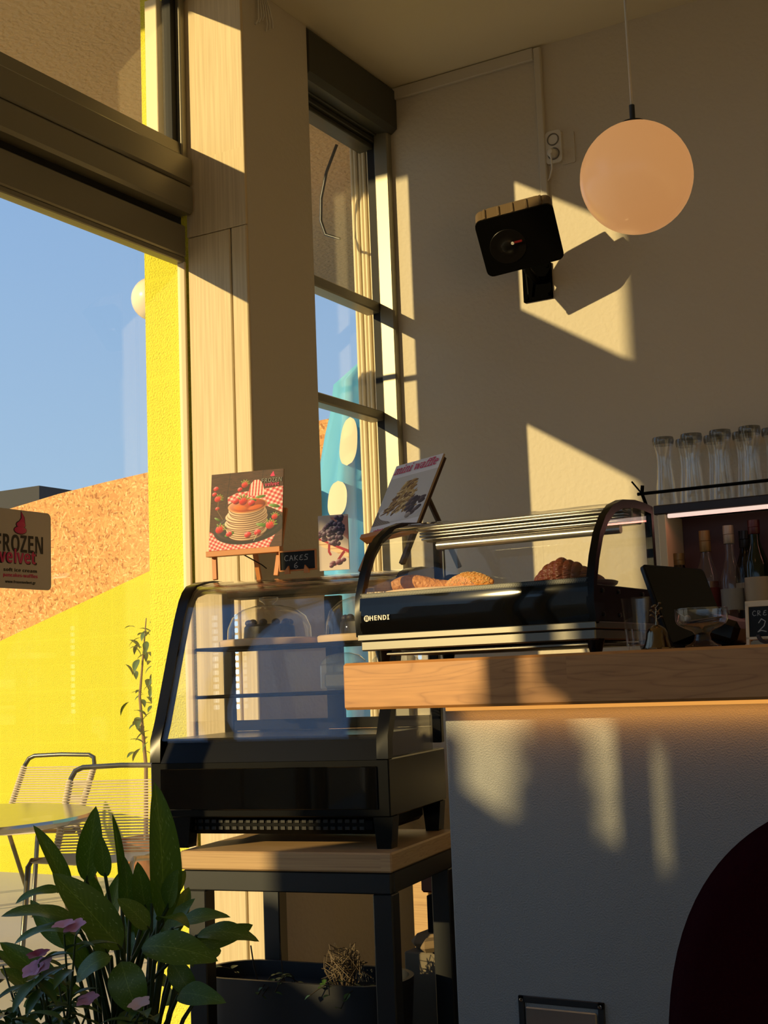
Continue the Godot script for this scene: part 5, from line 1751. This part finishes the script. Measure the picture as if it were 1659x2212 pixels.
func outdoor_furniture() -> void:
	var c := bistro_chair()
	c.position = Vector3(-4.33, -0.02, -4.78)
	c.rotation.y = deg_to_rad(22)
	dup(c, Vector3(-5.58, -0.02, -5.62), "cream corded chair against the yellow wall, left of the near chair", deg_to_rad(8))
	dup(c, Vector3(-6.35, -0.02, -5.10), "corded metal chair cut by the left edge of the view", deg_to_rad(62))
	var t := thing("bistro_table", "round metal terrace table in front of the left chairs", "table", Vector3(-4.62, -0.02, -4.08))
	var s := sb()
	lathe(s, [[0, 0.615], [0.62, 0.615], [0.635, 0.622], [0.64, 0.636], [0.632, 0.648], [0.0, 0.650]], 48)
	put("tabletop", s, mat("table_metal", Color(0.66, 0.65, 0.60), 0.16, 0.7), t)
	s = sb()
	tube(s, [Vector3(0, 0.03, 0), Vector3(0, 0.615, 0)], 0.03, 12)
	put("column", s, M("steel_dull"), t)
	for k in 4:
		s = sb()
		var a := k * PI / 2 + 0.4
		tube(s, [Vector3(cos(a) * 0.02, 0.10, sin(a) * 0.02), Vector3(cos(a) * 0.2, 0.05, sin(a) * 0.2), Vector3(cos(a) * 0.34, 0.01, sin(a) * 0.34)], 0.016, 8)
		put("foot", s, M("steel_dull"), t)
	parasol("folded sky blue parasol with white patches seen through the narrow window", Vector3(-3.55, -0.02, -6.0), 2.86, 0.0)
	# slender sapling before the yellow wall
	var r := RandomNumberGenerator.new()
	r.seed = 31
	t = thing("sapling", "slender sapling with sparse dark leaves before the yellow wall", "plant", Vector3(-5.14, 0, -6.0))
	s = sb()
	lathe(s, [[0, -0.02], [0.13, -0.02], [0.17, 0.30], [0.16, 0.30], [0.15, 0.26], [0, 0.26]], 24)
	put("pot", s, mat("pot_clay", Color(0.55, 0.34, 0.22), 0.8), t)
	s = sb()
	tube(s, [Vector3(0, 0.25, 0), Vector3(0.01, 0.7, 0), Vector3(-0.02, 1.1, 0.01), Vector3(0.03, 1.55, 0)], [0.014, 0.011, 0.008, 0.003], 8)
	put("trunk", s, mat("bark", Color(0.50, 0.40, 0.30), 0.9), t)
	var lm := leafmesh(0.085, 0.034, 0.9, 0.25)
	for k in 60:
		var y := 0.78 + 0.75 * (k / 59.0)
		var lf := place("leaf", lm, M("leaf_small"), t)
		lf.transform = Transform3D(Basis(Vector3.UP, k * 2.4) * Basis(Vector3.RIGHT, r.randf_range(-0.5, 0.6)) * Basis.from_scale(Vector3.ONE * r.randf_range(0.8, 1.25)), Vector3(r.randf_range(-0.10, 0.10), y, r.randf_range(-0.05, 0.05)))
	# unseen tree, its crown shaped so that its shade falls on the counter front
	t = thing("unseen_shade_tree", "small round tree out of view, placed to shade the counter front", "tree", Vector3(-4.55, -0.02, 4.17))
	s = sb()
	tube(s, [Vector3(0, 0, 0), Vector3(0.02, 2.5, 0)], [0.05, 0.035], 10)
	put("trunk", s, M("bark"), t)
	var big := leafmesh(0.07, 0.035, 0.7, 0.2, 0.0, 6)
	var mm := MultiMesh.new()
	mm.transform_format = MultiMesh.TRANSFORM_3D
	mm.mesh = big
	mm.instance_count = 3200
	for k in 3200:
		var d := Vector3(r.randfn(), r.randfn(), r.randfn()).normalized() * r.randf_range(0.5, 1.0)
		var low := k % 2 == 1
		var w := 0.15 if low else 0.085
		mm.set_instance_transform(k, Transform3D(Basis.from_euler(Vector3(r.randf() * TAU, r.randf() * TAU, 0)), Vector3(d.x * w + (0.05 if low else 0.0), (2.55 if low else 2.92) + d.y * 0.28, d.z * w)))
	var mi := MultiMeshInstance3D.new()
	mi.name = "foliage"
	mi.multimesh = mm
	mi.material_override = M("leaf_small")
	mi.set_meta("kind", "stuff")
	t.add_child(mi)

func grow(called: String, mesh: Mesh, length: float, width: float, B: Vector3, T: Vector3, w: float, roll: float, bend: float, m: Material, parent: Node3D) -> MeshInstance3D:
	# stretch the unit leaf so that it runs from B to T
	var z := (T - B).normalized()
	var view := (Vector3(0, 1.15, 0) - B).normalized()
	var up := (view * 0.8 + Vector3.UP * 0.75)
	up = (up - z * up.dot(z)).normalized()
	var x := up.cross(z).normalized()
	var bs := Basis(x, up, z).rotated(z, roll)
	bs = bs * Basis(Vector3.RIGHT, -bend * 0.5)
	var chord := length * sin(bend * 0.5) / (bend * 0.5) if bend > 0.01 else length
	var k := B.distance_to(T) / chord
	var o := place(called, mesh, m, parent)
	o.transform = Transform3D(bs * Basis.from_scale(Vector3(w / width, k, k)), B - parent.position)
	return o

func plants() -> void:
	var r := RandomNumberGenerator.new()
	r.seed = 9
	var at := Vector3(-1.70, 0, -1.93)
	# pots stand on one plant stand below the view
	var st := thing("plant_stand", "low wooden stand below the window plants", "stand", Vector3(-1.66, 0, -1.85))
	var s := sb()
	bx(s, Vector3(0, 0.17, 0), Vector3(0.62, 0.03, 0.56), 0.004)
	put("top", s, M("pine"), st)
	for p in [[-0.27, -0.24], [0.27, -0.24], [-0.27, 0.24], [0.27, 0.24]]:
		s = sb()
		bx(s, Vector3(p[0], 0.078, p[1]), Vector3(0.04, 0.156, 0.04), 0.003)
		put("leg", s, M("pine"), st)
	var pm := mat("pot_dark", Color(0.10, 0.09, 0.08), 0.5)
	s = sb()
	lathe(s, [[0, 0], [0.10, 0], [0.135, 0.25], [0.145, 0.26], [0.145, 0.28], [0.13, 0.28], [0.125, 0.24], [0, 0.24]], 28)
	var pot := put("plant_pot", s, pm)
	pot.position = at + Vector3(0, 0.186, 0)
	tag(pot, "dark pot of the broad leaved plant, below the view", "pot")
	var t := thing("peace_lily", "large broad leaved green plant with speckled leaves in front of the table", "plant", at + Vector3(0, 0.42, 0))
	var meshes := []
	for k in 4:
		meshes.append(leafmesh(1.0, 0.32, [0.35, 0.6, 0.9, 1.2][k], [0.35, 0.25, 0.2, 0.15][k], [0.06, 0.1, 0.12, 0.15][k], 14, 0.8))
	var bends := [0.35, 0.6, 0.9, 1.2]
	for i in LILY.size():
		var g = LILY[i]
		var B := Vector3(g[0], g[1], g[2])
		var T := Vector3(g[3], g[4], g[5])
		var up := (T - B).normalized().y
		var v := 0 if up > 0.75 else (1 if up > 0.45 else (2 if up > 0.1 else 3))
		grow("leaf", meshes[v], 1.0, 0.32, B, T, g[6], r.randf_range(-0.5, 0.5), bends[v], M("leaf"), t)
		s = sb()
		var root := t.position + Vector3(r.randf_range(-0.05, 0.05), 0.0, r.randf_range(-0.05, 0.05))
		var mid := root.lerp(B, 0.6) + Vector3(0, 0.05, 0)
		tube(s, [root, mid, B, B + (T - B) * 0.12], [0.005, 0.004, 0.0032, 0.002], 6)
		put("leaf_stem", s, M("stem"), t, true)
	for k in 26:    # plain stems and lower leaves that fill the clump
		s = sb()
		var a := r.randf() * TAU
		var p := t.position + Vector3(cos(a) * 0.05, 0, sin(a) * 0.05)
		var q := p + Vector3(cos(a) * r.randf_range(0.02, 0.12), r.randf_range(0.16, 0.33), sin(a) * r.randf_range(0.02, 0.10))
		tube(s, [p, p.lerp(q, 0.6) + Vector3(0, 0.02, 0), q], [0.0045, 0.004, 0.003], 6)
		put("leaf_stem", s, M("stem"), t, true)
		if k < 18:
			var d := Vector3(cos(a) * 0.8, r.randf_range(-0.5, 0.9), sin(a) * 0.6).normalized()
			grow("leaf", meshes[k % 4], 1.0, 0.32, q, q + d * r.randf_range(0.09, 0.15), r.randf_range(0.03, 0.05), r.randf_range(-1, 1), bends[k % 4], M("leaf"), t)
	# periwinkle in front of it
	at = Vector3(-1.60, 0, -1.68)
	s = sb()
	lathe(s, [[0, 0], [0.09, 0], [0.12, 0.20], [0.13, 0.21], [0.13, 0.23], [0.115, 0.23], [0.11, 0.20], [0, 0.20]], 28)
	pot = put("plant_pot", s, pm)
	pot.position = at + Vector3(0, 0.186, 0)
	tag(pot, "dark pot of the pink flowering plant, below the view", "pot")
	t = thing("periwinkle", "leafy plant with small pink blossoms at the lower left corner", "plant", at + Vector3(0, 0.39, 0))
	var sm := leafmesh(0.062, 0.023, 0.7, 0.3, 0.05, 8)
	var tips := []
	for k in 32:
		var e := Vector3(r.randf_range(-0.24, 0.12), r.randf_range(0.12, 0.30), r.randf_range(-0.13, 0.13))
		tips.append(e)
	for g in BLOSSOM: tips.append(Vector3(g[0], g[1] - 0.012, g[2]) - t.position)
	for e in tips:
		s = sb()
		var p := Vector3(r.randf_range(-0.05, 0.05), 0, r.randf_range(-0.05, 0.05))
		var mid: Vector3 = p.lerp(e, 0.5) + Vector3(0, 0.04, 0)
		tube(s, [p, mid, e], [0.0028, 0.0024, 0.0016], 5)
		put("stem", s, M("stem"), t)
		for q in 9:
			var f := 0.25 + 0.75 * q / 8.0
			var pos: Vector3 = p.lerp(mid, f * 2.0) if f < 0.5 else mid.lerp(e, f * 2.0 - 1.0)
			var lf := place("leaf", sm, M("leaf_small"), t)
			lf.transform = Transform3D(Basis(Vector3.UP, q * 1.9 + e.x * 40) * Basis(Vector3.RIGHT, r.randf_range(-0.7, 0.35)) * Basis.from_scale(Vector3.ONE * r.randf_range(0.75, 1.25)), pos)
	var pet := leafmesh(0.021, 0.020, 0.4, 0.15, 0.0, 6, 0.6)
	for g in BLOSSOM:
		var P := Vector3(g[0], g[1], g[2]) - t.position
		var fl := Node3D.new()
		fl.name = "blossom"
		t.add_child(fl, true)
		fl.position = P
		fl.basis = Basis(Vector3.RIGHT, r.randf_range(0.2, 1.1)) * Basis(Vector3.UP, r.randf() * 3)
		for k in 5:
			var o := place("petal", pet, M(["petal_pink", "petal_magenta", "petal_white"][g[3]]), fl)
			o.basis = Basis(Vector3.UP, k * TAU / 5) * Basis(Vector3.RIGHT, -0.45)

func velvet_chair() -> void:
	var t := thing("velvet_chair", "dark burgundy velvet chair back in the right foreground", "chair", Vector3(-0.235, 0, -1.44), deg_to_rad(28))
	# padded back: a superellipse outline that is thickest in the middle
	var s := sb()
	s.set_smooth_group(1)
	var rows := []
	for i in 25:
		var row := []
		for k in 33:
			var u := -1.0 + 2.0 * k / 32.0
			var v := -1.0 + 2.0 * i / 24.0
			# square grid to a rounded outline
			var m := maxf(absf(u), absf(v))
			var L := pow(pow(absf(u), 2.6) + pow(absf(v), 2.6), 1.0 / 2.6)
			var f := m / L if L > 0 else 1.0
			var bulge := sqrt(maxf(0.0, 1.0 - pow(m, 5.0)))
			row.append(Vector3(u * f * 0.262, 0.735 + v * f * 0.285, bulge * 0.042))
		rows.append(row)
	for i in 24:
		for k in 32:
			quad(s, rows[i][k], rows[i][k + 1], rows[i + 1][k + 1], rows[i + 1][k])
			var b := Vector3(1, 1, -1)
			quad(s, rows[i + 1][k] * b, rows[i + 1][k + 1] * b, rows[i][k + 1] * b, rows[i][k] * b)
	put("backrest", s, M("velvet"), t)
	s = sb()
	bx(s, Vector3(0, 0.44, -0.24), Vector3(0.48, 0.09, 0.46), 0.03)
	put("seat", s, M("velvet"), t)
	for p in [[-0.19, -0.06], [0.19, -0.06], [-0.19, -0.42], [0.19, -0.42]]:
		s = sb()
		tube(s, [Vector3(p[0], 0.41, p[1]), Vector3(p[0] * 1.15, 0, p[1] * 1.1 + 0.01)], [0.016, 0.011], 10)
		put("leg", s, M("black_matt"), t)
